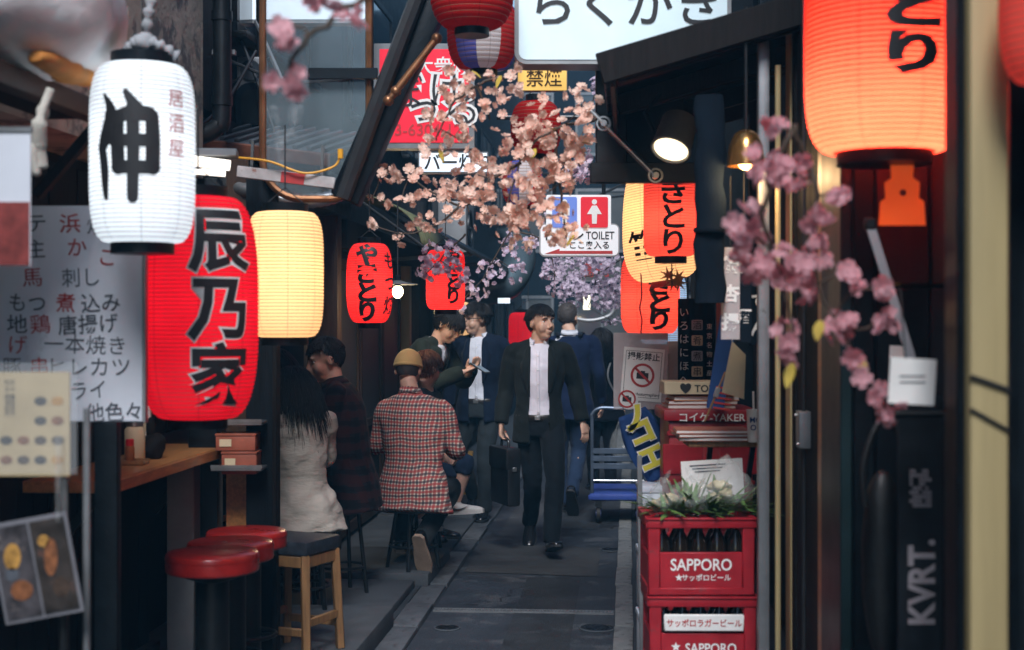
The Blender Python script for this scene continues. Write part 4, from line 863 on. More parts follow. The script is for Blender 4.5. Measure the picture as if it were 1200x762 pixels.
bot_me = [B().lathe([(.031,0),(.034,.006),(.034,.15),(.029,.178),(.015,.206),(.0135,.240)],n=16).mesh('glass',38), B().box((0,-.0342,.085),(.036,.002,.07)).mesh('label',38), B().lathe([(.0155,.236),(.0155,.250),(.013,.253),(.001,.254)],n=14).mesh('cap',38)]
for me_, m_ in zip(bot_me, ('dark_bottle','white_paper','steel')): me_.materials.append(M(m_))
for lvl, (z, lab, st, dx, rz, word) in enumerate(((.026,'bottom red beer crate of the stack by the metal column',0,.012,.01,'bottom'),(.314,'middle red beer crate with white label strip and star lettering',1,.004,-.012,'middle'),(.602,'top red beer crate with white lettering under the vegetables',0,-.004,.008,'top'))):
    t, W, D = crate(z, lab, st, dx, rz)
    if lvl == 0: continue
    for i in range(5):
        for j in range(2):
            o = thing('beer_bottle', '%s dark beer bottle in the %s row of the %s red crate' % (('leftmost','second','middle','fourth','rightmost')[i], ('front','back')[j], word), 'bottle', (t.location.x-W/2+.058+i*(W-.116)/4, CY+.07+j*.10, z+.018), random.uniform(-.6,.6), 'beer bottles in the %s crate' % word)
            for nm, me_ in zip(('glass','paper_label','cap'), bot_me): link(nm, me_, None, o)
# bags of vegetables on the crate
def leafblade(b, base, d, L, w, curl):
    d = Vector(d).normalized(); s = d.cross(Vector((0,0,1))); s = s.normalized() if s.length > .01 else Vector((1,0,0)); vs = []
    for i in range(6):
        f = i/5; p = Vector(base)+d*L*f+Vector((0,0,-curl*f*f)); ww = w*math.sin(PI*(.12+.83*f)); vs += [p-s*ww, p+Vector((0,0,-ww*.3)), p+s*ww]
    b.add(vs, [(i*3+j,i*3+j+1,i*3+j+4,i*3+j+3) for i in range(5) for j in range(2)])
mat('leaf_green',(.085,.17,.04),.5,var=.6,scale=30); mat('stalk_cream',(.40,.34,.20),.55,var=.3,scale=20)
def vegbag(lab, px, w, h, seed, greens, lumps, dy=0):
    random.seed(seed); c = P(px,603,CY+.12); t = thing('vegetable_bag', lab, 'bag', (c.x, CY+.13+dy, .890), random.uniform(-.3,.3))
    if greens:
        b = B()
        for i in range(greens):
            a = random.uniform(0,2*PI); leafblade(b, (random.uniform(-w*.35,w*.35), random.uniform(-.08,.04), random.uniform(.0,.02)), (math.cos(a)*1.0, math.sin(a)*.4-.3, random.uniform(.0,.55)), random.uniform(.08,.16), random.uniform(.005,.013), random.uniform(0,.03))
        o = link('green_leaves', b.mesh('l',True), 'leaf_green', t); o['kind'] = 'stuff'
    for i in range(lumps):
        r = random.uniform(.014,.026); link('vegetable', blob((random.uniform(-w*.3,w*.3),random.uniform(-.07,.05),random.uniform(.025,h*.5)),(r*1.3,r,r*.9),.7,40,seed+i,16,12).mesh('v',True), 'stalk_cream', t)
    n, m = 44, 22; vs = []; b = B().ell((0,0,0),(1,1,1),n,m)
    for q in b.v:
        q = Vector(q); up_ = max(0,q.z); pinch = 1-.55*up_**1.5
        k_ = 1+.16*noise.noise(q*2.6+Vector((seed,0,0)))+.07*abs(noise.noise(q*7+Vector((0,seed,0))))
        vs.append((q.x*w*.55*pinch*k_, q.y*.13*pinch*k_, max(.002, (q.z*.55+.42)*h*k_)))
    b.v = [tuple(v) for v in vs]; link('plastic_film', b.mesh('f',True), 'clear_bag', t)
    tp = B()
    for i in range(3): a = random.uniform(0,2*PI); leafblade(tp,(0,0,h*.86),(math.cos(a)*.6,math.sin(a)*.4,1),random.uniform(.04,.07),.02,.0)
    link('gathered_top', tp.mesh('g',True), 'clear_bag', t)
vegbag('clear bag of leafy greens in the middle on the top crate', 812, .17, .13, 21, 220, 3)
vegbag('tall clear bag of pale mushrooms by the metal column', 852, .19, .20, 33, 110, 10, .03)
vegbag('small clear bag of cream stalks at the crate corner', 778, .11, .13, 47, 30, 8, -.02)
t = thing('paper_sheet', 'white printed sheet standing behind the vegetable bags', 'paper', P(835,560,5.55)); link('sheet', B().box((0,0,0),(.24,.003,.14),Matrix.Rotation(-.06,3,'Y')), 'white_paper', t)
for i in range(3): link('print_line', B().box((-.02,-.003,.05-.012*i),(.14-.02*i,.001,.005),Matrix.Rotation(-.06,3,'Y')), 'ink_faded', t)
# red plastic chest with books, shelf board, cup
t = thing('plastic_chest', 'tall red plastic chest behind the beer crates', 'chest', P(830,620,6.15)); t.location.z = .02
k = 6.15/F; zt = EYE-(482-378)*k-.02; Wc = 104*k
link('body', B().box((0,.1,zt/2-.02),(Wc*.94,.36,zt-.04),bev=.015), 'red_plastic', t); link('lid', B().box((0,.1,zt-.012),(Wc*1.06,.40,.05),bev=.012), 'crate_red', t)
for z in (zt-.09, zt-.30, zt-.52): link('rib_band', B().box((0,-.085,z),(Wc*.98,.015,.022),bev=.004), 'red_plastic', t)
for x in (-.12,.12): link('panel_inset', B().box((x,-.083,zt-.20),(.17,.008,.13),bev=.003), 'crate_red', t)
lettering('コイケ-YAKER', 'white_paint', t, (0,-.1025,zt-.02), .045, bold=.01)
ztop = zt+.02+.013
def bookstack(lab, px, Y, z, n, w, seed):
    random.seed(seed); c = P(px,500,Y)
    for i in range(n):
        hh = random.uniform(.012,.022); ww = w*random.uniform(.9,1.05)
        o = thing('magazine', '%s, %s in its pile' % (lab, ['lowest','second','third','fourth','fifth'][i]), 'magazine', (c.x+random.uniform(-.012,.012), Y+.05, z), random.uniform(-.06,.06), 'magazines piled on the souvenir stall')
        link('pages', B().box((0,0,hh/2),(ww,.2,hh-.003)), 'white_paper', o); link('cover', B().box((0,.002,hh-.001),(ww+.004,.205,.003)).box((0,.002,.0015),(ww+.004,.205,.003)), random.choice(['copper_box','cream_paper','navy_cloth','orange_cloth']), o); z += hh+.0015
shelf_z = EYE-(516-378)*5.7/F
t = thing('shelf_board', 'narrow pine shelf board in front of the red chest', 'shelf', (P(850,516,5.7).x, 5.7, shelf_z)); link('board', B().box((0,.05,-.012),(90*5.7/F,.2,.024),bev=.003), 'pine_wood', t); link('bracket', B().bar((.11,.12,-.18),(.11,.0,-.025),.02,.02), 'black_steel', t); link('bracket', B().bar((-.06,.12,-.18),(-.06,.0,-.025),.02,.02), 'black_steel', t)
bookstack('magazine lying on the pine shelf board', 836, 5.68, shelf_z+.001, 3, .29, 4)
bookstack('travel magazine on the red chest lid', 822, 6.15, ztop, 3, .30, 9)
t = thing('travel_guide', 'guide book with TOKYO on its spine atop the red chest', 'book', (P(818,470,6.12).x, 6.12, ztop+.062)); link('block', B().box((0,.05,.028),(.30,.2,.055),bev=.003), 'cream_paper', t); lettering('♥ TOKYO', 'ink_black', t, (.02,-.0525,.028), .042, bold=.02)
t = thing('paper_cup', 'white cup with dark lettering at the end of the shelf', 'cup', (P(884,510,5.6).x, 5.6, shelf_z+.001)); link('body', B().lathe([(.024,0),(.026,.004),(.031,.125),(.0325,.128),(.029,.126),(.02,.006)],n=24), 'white_paint', t)
for s,z in (('MO',.09),('OR',.06)): lettering(s, 'blue_cloth', t, (0,-.0315,z), .03, bold=.02)
link('straw', B().tube([(0,0,.01),(-.004,0,.2)], .004, 6), 'white_paint', t)
# dark printed banners and hangings over the stall
t = thing('stall_banner', 'dark narrow banner printed with pale stamps beside the notice', 'banner', P(816,410,6.9), .1)
k = 6.9/F
bb = B(); n=16
vs = [((-22+44*i/n)*k, .012*math.sin(i*1.1), z) for z in (60*k,-64*k) for i in range(n+1)]
bb.add(vs, [(i,i+1,i+n+2,i+n+1) for i in range(n)]); o = link('cloth', bb.mesh('c',True), 'navy_cloth', t); o.modifiers.new('s','SOLIDIFY').thickness=.003
for i,ch in enumerate('酒肴煮串鳥'): link('stamp', B().prism(rrect(.055,.05,.006), .002, (.0,-.018,.12-.075*i)), 'cream_paper' if i%2 else 'grey_cloth', t); lettering(ch, 'ink_black', t, (0,-.0215,.12-.075*i), .045)
lettering('いろはにほへ', 'white_paper', t, (-.065,-.02,.02), .05, vertical=True, gap=1.3); lettering('東京名物土産', 'white_paper', t, (.06,-.02,.0), .03, vertical=True, gap=1.5)
for px,lab,m in ((829,'slim orange pole at the back of the stall','orange_wood'),(843,'slim red brown pole at the back of the stall','copper_box')):
    tag(link('stall_pole', B().tube([P(px,340,6.95),P(px,500,6.95)],.014,8).ell(P(px,338,6.95),(.018,.018,.018),8,6), m), lab, 'pole')
t = thing('hanging_paper', 'tan paper sheet hanging slantwise by the metal column', 'paper', P(860,436,5.45)); k=5.45/F
bb=B().prism([(-14*k,-24*k),(12*k,-32*k),(14*k,20*k),(-2*k,36*k)], .003); link('sheet', bb, 'cream_paper', t); link('string', B().tube([(-2*k,0,34*k),(0,0,60*k)],.002,5), 'rope_white', t)
t = thing('wooden_stick', 'thin stick with a metal clip leaning on the stall', 'stick', P(838,460,5.5)); k=5.5/F; link('rod', B().tube([(-12*k,0,-34*k),(12*k,0,24*k)],.004,6), 'pine_wood', t); link('clip', B().box((2*k,-.006,0),(.02,.012,.04),Matrix.Rotation(.3,3,'Y'),.003), 'pale_metal', t)
t = thing('striped_cloth', 'dark blue and red striped cloth strip behind the tan paper', 'cloth', P(846,425,5.9)); k=5.9/F; link('cloth', B().box((0,0,0),(20*k,.01,110*k),Matrix.Rotation(.15,3,'Y')), 'blue_cloth', t)
for i in range(5): link('stripe', B().box((.004-.01*(i-2)*.3,-.007,(-30-6*i)*k),(20*k,.002,.008),Matrix.Rotation(.15,3,'Y')), 'ink_red', t)
for i,(x,y0,y1,w_,s,m,lab) in enumerate(((856,290,398,22,'銀杏揚','sleeve_plastic','clear plastic strip with white brushed writing, first by the curtain'),(872,284,402,18,'地酒','navy_cloth','dark hanging strip with white brushed writing, middle of three'),(888,300,405,20,'おでん','navy_cloth','dark hanging strip with white brushed writing, last by the column'))):
    Yh=5.0+.08*i; k=Yh/F; t=thing('hanging_strip', lab, 'hanging strip', P(x,(y0+y1)/2,Yh), .1*(i-1)); hh=(y1-y0)*k
    link('strip', B().box((0,0,0),(w_*k,.004,hh),bev=.001), m, t); lettering(s, 'white_paint', t, (0,-.004,0), w_*k*.95, vertical=True, gap=hh/len(s)/(w_*k)*.98, bold=.04); link('cord', B().tube([(0,0,hh/2),(0,0,hh/2+.25)],.003,5), 'cable', t)
t = thing('brass_lamp', 'small brass bell lamp glowing amber behind the blossom', 'lamp', P(874,178,4.9))
link('shade', B().lathe([(.018,.075),(.04,.06),(.058,.02),(.066,-.05),(.062,-.05),(.054,.018),(.03,.056)],n=24), mat('brass',(.55,.27,.08),.22,metal=.9,var=.3,scale=20), t); link('bulb', B().ell((0,0,-.03),(.03,.03,.034),12,8), glow('amber_bulb',(1,.55,.2),4.0), t); link('stem', B().tube([(0,0,.07),(0,0,.5)],.006,6), 'black_steel', t)
ld = bpy.data.lights.new('bulb_light','POINT'); ld.energy = .7*LK; ld.color = (1,.62,.3); ld.shadow_soft_size=.04; lo=bpy.data.objects.new('bulb_light',ld); C.objects.link(lo); lo.parent=t; lo.location=(0,-.02,-.09)
# no photography notice in a plastic sleeve
t = thing('photography_notice', 'no-photography notice in a clear sleeve hanging from a red cord', 'notice', P(751,435,6.9)); k=6.9/F
link('sleeve', B().box((0,.004,0),(64*k,.003,90*k),bev=.001), 'sleeve_plastic', t)
R_=Matrix.Rotation(.08,3,'Y'); rr=lambda x,z:R_ @ Vector((x,0,z))
link('sheet', B().box((2*k,0,-4*k),(48*k,.002,62*k),R_), 'white_paper', t)
def on(x,z,y): p_=R_ @ Vector((x,0,z)); return (p_.x+2*k,y,p_.z-4*k)
XX=tuple(R_ @ Vector((1,0,0))); ZZ=tuple(R_ @ Vector((0,0,1)))
fr=B()
for (x,z,w_,h_) in ((0,27*k,42*k,.002),(0,-27*k,42*k,.002),(-21*k,0,.002,54*k),(21*k,0,.002,54*k)): fr.box(on(x,z,-.0016),(w_,.001,h_),R_)
link('printed_border', fr, 'ink_black', t)
lettering('撮影禁止', 'ink_black', t, on(0,21*k,-.0018), 9.6*k, X=XX, Z=ZZ, bold=.02); lettering('No photographing', 'ink_black', t, on(3*k,-23*k,-.0018), 5*k, X=XX, Z=ZZ, bold=.02)
def nosymbol(cx,cz,r,y):
    b=B(); c=Vector(on(cx,cz,y)); X_,Z_=Vector(XX),Vector(ZZ); n=32; vs=[]
    for i in range(n):
        a=2*PI*i/n
        for q in (r,r*.80): vs.append(c+X_*q*math.cos(a)+Z_*q*math.sin(a))
    b.add(vs,[(2*i,2*i+1,(2*i+3)%(2*n),(2*i+2)%(2*n)) for i in range(n)])
    a=math.radians(-42); d=X_*math.cos(a)+Z_*math.sin(a); e_=X_*-math.sin(a)+Z_*math.cos(a); w_=r*.1
    b.add([c+d*r*.85+e_*w_,c-d*r*.85+e_*w_,c-d*r*.85-e_*w_,c+d*r*.85-e_*w_],[(0,1,2,3)])
    cam_=B(); c2=c+Vector((0,.0006,0)); q=r*.5
    for (x0,x1,z0,z1) in ((-q,q,-q*.62,q*.45),(-q*.35,q*.4,q*.45,q*.75)): cam_.add([c2+X_*x0+Z_*z0,c2+X_*x1+Z_*z0,c2+X_*x1+Z_*z1,c2+X_*x0+Z_*z1],[(0,1,2,3)])
    link('camera_symbol', cam_.mesh('c',fix=False), 'ink_black', t); link('prohibition_ring', b.mesh('r',fix=False), 'ink_red', t)
nosymbol(0,-1*k,14*k,-.0022)
link('round_sticker', B().prism(disc(11*k,24), .0015, (-14*k,-.0035,-34*k)), 'white_paint', t); nosymbol(-16*k,-30*k,10.5*k,-.0048)
link('cord', B().tube(crv([(0,.0,45*k),(.004,-.01,60*k),(-.006,-.01,74*k),(.003,-.01,88*k),(0,0,118*k)]),.0035,6), 'ink_red', t)
# pale grey cloth behind the notice
t = thing('hanging_shirt', 'pale grey shirt hanging behind the no-photography notice', 'shirt', P(790,440,7.3)); k=7.3/F
bb=B().loft([((0,0,40*k),(.03,0,0),(0,.02,0)),((.01,0,30*k),(.07,0,0),(0,.03,0)),((.0,0,0),(.075,0,0),(0,.04,0)),((-.01,0,-40*k),(.085,0,0),(0,.04,0))],20); link('body', bb.mesh('b',True), 'grey_cloth', t); link('sleeve', B().tube([(-.05,-.02,26*k),(-.08,-.03,-10*k),(-.07,-.03,-36*k)],[.03,.032,.03],12).mesh('s',True), 'grey_cloth', t)
# blue cloth flag with yellow writing
t = thing('cloth_flag', 'blue cloth flag with yellow outlined writing, slumped beside the crates', 'flag', P(757,520,6.5), 0); k=6.5/F
R_=Matrix.Rotation(math.radians(-24),3,'Y'); bb=B(); nx,nz=10,16; vs=[]
for j in range(nz+1):
    for i in range(nx+1):
        x=(-22+44*i/nx)*k; z=(40-84*j/nz)*k; f=j/nz
        x*= .75+.35*math.sin(PI*min(1,f*1.1)); p_=R_ @ Vector((x,.018*math.sin(i*.9+j*.5),z)); vs.append(p_)
bb.add(vs,[(j*(nx+1)+i,j*(nx+1)+i+1,(j+1)*(nx+1)+i+1,(j+1)*(nx+1)+i) for j in range(nz) for i in range(nx)]); o=link('cloth',bb.mesh('c',True),'blue_cloth',t); o.modifiers.new('s','SOLIDIFY').thickness=.003
XX=tuple(R_ @ Vector((1,0,0))); ZZ=tuple(R_ @ Vector((0,0,1)))
for ch,z in (('ノ',34),('コ',16),('エ',-16)):
    p_=R_ @ Vector((0,-.03,z*k)); lettering(ch,'white_paint',t,p_,32*k,X=XX,Z=ZZ,bold=.09); lettering(ch,'yellow_ink',t,p_+Vector((0,-.003,0)),32*k,X=XX,Z=ZZ,bold=.05)
# grey flat bar, foam boxes
t = thing('flat_bar', 'narrow grey steel bar standing beside the crates', 'bar', (P(751,600,6.0).x, 6.0, .008)); link('bar', B().bar((.008,0,0),(-.004,.02,1.03),.02,.012,up=(0,1,0),bev=.002), 'grey_metal', t); link('foot', B().box((.008,0,.004),(.05,.05,.008)), 'grey_metal', t)
for z,lab,m in ((.008,'lower pale blue foam box behind the crates','foam_box'),(.30,'upper pale blue foam box behind the crates','foam_box'),(.59,'topmost small pale blue foam box under the flag','foam_box')):
    c=P(768,600,6.35); t=thing('foam_box',lab,'box',(c.x,6.4,z),0,'foam boxes stacked behind the crates'); link('body',B().box((0,.05,.125),(.13,.24,.25),bev=.01),m,t); link('lid',B().box((0,.05,.266),(.14,.25,.03),bev=.008),m,t)
# platform trolley
t = thing('platform_trolley', 'blue platform trolley with folded steel handle in the lane', 'trolley', (P(722,590,11.3).x, 11.3, .012), math.radians(-4)); k=11.3/F
W_=.46; zp=EYE-(582-378)*k-.012
link('deck', B().box((.02,.3,zp),(W_,.72,.06),bev=.02), 'blue_paint', t); link('bumper', B().box((.02,-.066,zp),(W_+.02,.02,.04),bev=.008), 'blue_paint', t)
zh=EYE-(480-378)*k
link('handle', B().tube(crv([(-.19,-.03,zp+.02),(-.19,-.03,zh-.12),(-.19,-.03,zh-.05),(-.13,-.03,zh),(.0,-.03,zh),(.17,-.03,zh),(.23,-.03,zh-.05),(.23,-.03,zh-.12),(.23,-.03,zp+.02)],4),.014,8), mat('blue_steel',(.09,.12,.17),.4,metal=.5), t)
for z in (zh-.34,zh-.40,zh-.46): link('cross_slat', B().box((.02,-.03,z),(.42,.02,.045),bev=.004), 'blue_steel', t)
link('cross_rod', B().tube([(-.19,-.03,zp+.13),(.23,-.03,zp+.13)],.008,8), 'steel', t)
for x,y in ((-.14,.03),(.18,.03),(-.14,.55),(.18,.55)):
    wl=link('wheel', B().lathe([(.05,-.018),(.062,-.014),(.062,.014),(.05,.018)],(x,y,.062),20,'x'), 'rubber', t); link('rim', B().lathe([(.036,-.021),(.036,.021)],(x,y,.062),14,'x'), 'blue_paint', wl); link('fork', B().box((x,y,zp-.06),(.05,.05,.07)), 'grey_metal', t)
# a clear carrier bag beside the trolley handle, yellow crate far back
t=thing('yellow_crate','yellow crate with a red letter on the far pavement','crate',G(532,566)); t.location=(P(534,540,13.2).x,13.2,.05)
link('body',B().box((0,0,.17),(.30,.3,.34),bev=.012),mat('crate_yellow',(.55,.30,.04),.5,var=.2),t); link('rim',B().box((0,0,.33),(.32,.32,.03),bev=.006),'crate_yellow',t); lettering('N','ink_red',t,(.09,-.1525,.22),.14,bold=.03)
t=thing('yellow_crate','lower yellow crate beneath the lettered one',  'crate',(P(534,540,13.2).x,12.85,.05)); link('body',B().box((.02,0,.1),(.26,.26,.2),bev=.012),'crate_yellow',t); link('rim',B().box((.02,0,.19),(.28,.28,.025),bev=.006),'crate_yellow',t)
# ---------------------------------------------------------------- right foreground
t = thing('cream_column', 'tall cream wooden column close to the camera', 'column', (P(1164,400,2.6).x,2.62,.0)); k=2.6/F
link('shaft', B().box((0,.05,1.6),(45*k,.10,3.2),bev=.006), 'cream_post', t); link('edge_trim', B().box((-29*k,.06,1.6),(10*k,.08,3.2),bev=.004), 'black_paint', t); link('wire_tie', B().tube([(-23*k,-.004,1.5),(0,-.004,1.488),(23*k,-.004,1.475)],.005,6).tube([(-23*k,-.004,1.44),(23*k,-.004,1.40)],.004,6), 'cable', t); link('base_block', B().box((0,.05,.05),(80*k,.13,.1),bev=.008), 'concrete', t)
t = thing('corner_strip', 'thin pale wooden strip behind the big lantern, before the cream column', 'strip', (P(1122,400,3.75).x,3.75,.0)); link('strip', B().box((0,0,1.6),(15*3.75/F,.03,3.2),bev=.003), 'cream_post', t); link('base', B().box((0,0,.03),(.06,.05,.06)), 'concrete', t)
t = thing('shop_door', 'dark door at the picture edge past the cream column', 'panel', (P(1212,400,2.7).x,2.75,.0)); link('panel', B().box((0,0,1.5),(50*k,.04,3.0),bev=.004), 'navy_board', t); link('stile', B().box((-20*k,-.025,1.5),(.02,.02,3.0)), 'black_paint', t)
t = thing('vertical_banner', 'black banner with pale sideways lettering beside the cream column', 'banner', P(1078,640,3.2)); k=3.2/F
link('sheet', B().box((0,0,.05),(52*k,.006,300*k),bev=.002), mat('black_vinyl',(.010,.013,.017),.35,var=.3,scale=10), t)
lettering('KVRT.', mat('ink_pale',(.30,.27,.29),.6,var=.15), t, (0,-.005,-42*k), 42*k, X=(0,0,1), Z=(-1,0,0), bold=.035, sx=.9)
bb=B()
for i in range(7):
    for j in range(9):
        if random.random()<.62: bb.box((-11*k+i*3.7*k,-.0045,(88-j*5)*k),(3*k,.001,4*k))
o=link('pixel_emblem',bb,'ink_pale',t); o['kind']='stuff'
link('rod', B().tube([(-30*k,0,155*k),(30*k,0,155*k)],.008,8), 'black_steel', t)
t = thing('shoulder_bag', 'black bag with shiny strap hanging on the dark shopfront', 'bag', P(1035,640,3.45)); k=3.45/F
link('body', blob((0,0,-.05),(.05,.04,.24),.12,5,12).mesh('b',True), mat('black_leather',(.006,.007,.008),.5,var=.3,bump=.15,bscale=70), t)
link('strap', B().tube(crv([(-.05,-.03,.1),(-.055,-.03,.2),(-.02,-.03,.30),(.02,-.03,.30),(.05,-.03,.2),(.045,-.03,.1)]),.008,8), 'black_leather', t); link('buckle', B().ell((.0,-.035,.30),(.012,.012,.012),10,6), 'steel', t)
t = thing('webbing_strap', 'grey webbing strap slanting down under the big lantern', 'strap', P(1042,340,3.5)); k=3.5/F; link('strap', B().bar((-22*k,0,75*k),(26*k,0,-80*k),.022,.004,up=(0,1,0)), 'grey_cloth', t); link('clip', B().box((-22*k,0,78*k),(.03,.012,.03),bev=.004), 'black_steel', t)
t = thing('paper_tag', 'blank pale paper tag hanging over the pink blossom', 'tag', P(1069,447,2.95)); k=2.95/F
link('sheet', B().box((0,0,0),(54*k,.003,54*k),Matrix.Rotation(.06,3,'Y')), 'white_paper', t); link('string', B().tube([(-8*k,0,26*k),(-14*k,0,110*k)],.002,5), 'cable', t)
for i in range(2): link('print_line', B().box((0,-.0025,(6-7*i)*k),(30*k,.001,.003)), 'ink_faded', t)
t = thing('hanging_charm', 'orange bell shaped charm under the big lantern, its glow added', 'charm', P(1058,222,3.55)); k=3.55/F
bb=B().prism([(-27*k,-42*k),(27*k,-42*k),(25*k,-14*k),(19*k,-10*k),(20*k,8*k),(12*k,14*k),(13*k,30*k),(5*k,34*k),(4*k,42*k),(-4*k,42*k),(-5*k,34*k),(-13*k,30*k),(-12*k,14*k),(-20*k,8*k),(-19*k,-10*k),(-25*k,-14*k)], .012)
link('plate', bb, lantern_mat('charm_added_glow',(.95,.17,.035),.13), t); link('string', B().tube([(0,.006,40*k),(0,.006,62*k)],.003,5), 'cable', t); link('dot', B().prism(disc(4*k,12), .002, (0,-.003,-4*k)), 'ink_red', t)  # glow put into the paper stands in for the lantern's light

t = lthing('junction_box', 'small grey junction box with cable on the dark shopfront, under the blossom', 'junction box', .60, 4.72, 1.25)
link('case', B().box((-.03,0,0),(.04,.09,.12),bev=.006), 'grey_metal', t); link('cover_screw', B().lathe([(.005,-.003),(.005,.003)],(-.052,.03,.045),8,'x').lathe([(.005,-.003),(.005,.003)],(-.052,-.03,-.045),8,'x'), 'steel', t); link('cable', B().tube(crv([(-.03,0,-.06),(-.028,.01,-.4),(-.03,0,-1.2)]),.007,6).tube(crv([(-.03,0,.06),(-.03,-.01,.6),(-.03,0,1.5)]),.007,6), 'cable', t)
for i,(u,z,w_,h_,m_,lb) in enumerate(((.72,1.52,.05,.035,'white_paper','small worn white sticker on the dark door, over the banner'),(.90,1.60,.04,.05,'cream_paper','small yellowed sticker on the dark door, beside the grey strap'))):
    o=tag(link('door_sticker', B().box((0,0,0),(w_,.002,h_),Matrix.Rotation(.05*(1-2*i),3,'Y')), m_), lb, 'sticker'); o.location=A(u,3.875,z); o.rotation_euler=(0,0,-AL)
# ---------------------------------------------------------------- people
def skinmat(name, col): return mat(name, col, .5, var=.12, scale=30, bump=.06, bscale=200, sub=.15, rvar=.08)
skinmat('skin_light', (.60,.37,.27)); skinmat('skin_tan', (.42,.23,.15)); skinmat('skin_pale', (.55,.34,.26))
def cloth(name, col, var=.25): return mat(name, col, .85, spec=.12, var=var, scale=7, bump=.5, bscale=24, sheen=.03, rvar=.05)
cloth('suit_charcoal', (.0095,.0125,.0125)); cloth('suit_navy', (.004,.009,.022)); cloth('suit_blue', (.005,.011,.034)); cloth('coat_black', (.005,.007,.012)); cloth('trouser_dark', (.0065,.009,.012)); cloth('trouser_grey', (.022,.028,.032)); cloth('jeans', (.014,.026,.055)); cloth('jacket_green', (.016,.022,.018)); mat('blouse', (.52,.48,.42), .85, spec=.12, var=.15, scale=7, bump=1.0, bscale=16, stretch=(1,1,2.4)); cloth('shirt_white', (.66,.64,.72), .06); cloth('shirt_pale', (.52,.54,.60), .06); cloth('knit_pink', (.40,.33,.35), .1); cloth('cap_tan', (.52,.35,.14), .12)
mat('hair_black', (.007,.007,.009), .5, var=.5, scale=60, stretch=(1,1,.2), spec=.3); mat('hair_brown', (.11,.035,.018), .4, var=.5, scale=60, stretch=(1,1,.2)); mat('hair_stubble', (.05,.042,.04), .7, var=.3, scale=90); mat('shoe_black', (.010,.010,.012), .18, var=.2, coat=.5); mat('shoe_white', (.62,.60,.58), .5, var=.1); mat('sole_tan', (.42,.30,.22), .7); mat('lip', (.46,.23,.18), .5); mat('belt', (.012,.010,.009), .35)
def check_mat(name, base, c1, c2, p, w1, w2):
    """woven check: two stripe colours crossing on a base, in the wearer's own frame"""
    m = cloth(name, base, .05); nt = m.node_tree; L = nt.links.new; b = nt.nodes['Principled BSDF']
    tc = nd(nt,'ShaderNodeTexCoord'); nz = nd(nt,'ShaderNodeTexNoise'); nz.inputs['Scale'].default_value = 5; L(tc.outputs['Object'], nz.inputs['Vector'])
    wv = nd(nt,'ShaderNodeVectorMath',operation='MULTIPLY_ADD'); wv.inputs[1].default_value=(.035,.035,.035); L(nz.outputs['Color'],wv.inputs[0]); L(tc.outputs['Object'],wv.inputs[2])
    sp = nd(nt,'ShaderNodeSeparateXYZ'); L(wv.outputs[0], sp.inputs[0]); col = b.inputs['Base Color'].links[0].from_socket
    for ax in ('X','Z'):
        for c, off, w_ in ((c1, 0.0, w1), (c2, .5, w2)):
            a = nd(nt,'ShaderNodeMath',operation='MULTIPLY_ADD'); a.inputs[1].default_value = 1/p; a.inputs[2].default_value = 50+off; L(sp.outputs[ax], a.inputs[0])
            f = nd(nt,'ShaderNodeMath',operation='FRACT'); L(a.outputs[0], f.inputs[0])
            l = nd(nt,'ShaderNodeMath',operation='LESS_THAN'); l.inputs[1].default_value = w_; L(f.outputs[0], l.inputs[0])
            k_ = nd(nt,'ShaderNodeMath',operation='MULTIPLY'); k_.inputs[1].default_value = .72; L(l.outputs[0], k_.inputs[0])
            mx = nd(nt,'ShaderNodeMix',data_type='RGBA'); mx.inputs['B'].default_value=(*c,1); L(k_.outputs[0],mx.inputs['Factor']); L(col,mx.inputs['A']); col = mx.outputs['Result']
    L(col, b.inputs['Base Color'])
check_mat('check_red', (.74,.64,.54), (.42,.030,.030), (.014,.016,.035), .041, .33, .30)
check_mat('check_dark', (.016,.018,.024), (.045,.014,.014), (.006,.007,.010), .09, .4, .3)

def solid(b, voxel, smooth=4, factor=.5):
    """one continuous skin around the overlapping volumes in b"""
    me = b.mesh('raw'); o = bpy.data.objects.new('raw', me); C.objects.link(o)
    r = o.modifiers.new('r','REMESH'); r.mode = 'VOXEL'; r.voxel_size = voxel; r.use_smooth_shade = True
    if smooth: s = o.modifiers.new('s','SMOOTH'); s.iterations = smooth; s.factor = factor
    dg = bpy.context.evaluated_depsgraph_get(); out = bpy.data.meshes.new_from_object(o.evaluated_get(dg))
    bpy.data.objects.remove(o); bpy.data.meshes.remove(me); return out
def displace(me, fn):
    n = len(me.vertices); co = np.empty(n*3); me.vertices.foreach_get('co', co); nr = np.empty(n*3); me.vertices.foreach_get('normal', nr)
    co = co.reshape(-1,3); nr = nr.reshape(-1,3); d = np.array([fn(Vector(p)) for p in co]); co += nr*d[:,None]; me.vertices.foreach_set('co', co.ravel()); me.update()
def limb(b, pts, rs, n=14, sub=5, flat=1.0, side=None):
    P_ = crv(pts, sub); m = len(P_); R_ = []
    for i in range(m):
        f = i/(m-1)*(len(rs)-1); a = int(min(f, len(rs)-2)); R_.append(rs[a]+(rs[a+1]-rs[a])*(f-a))
    b.tube(P_, R_, n, True, flat, side)
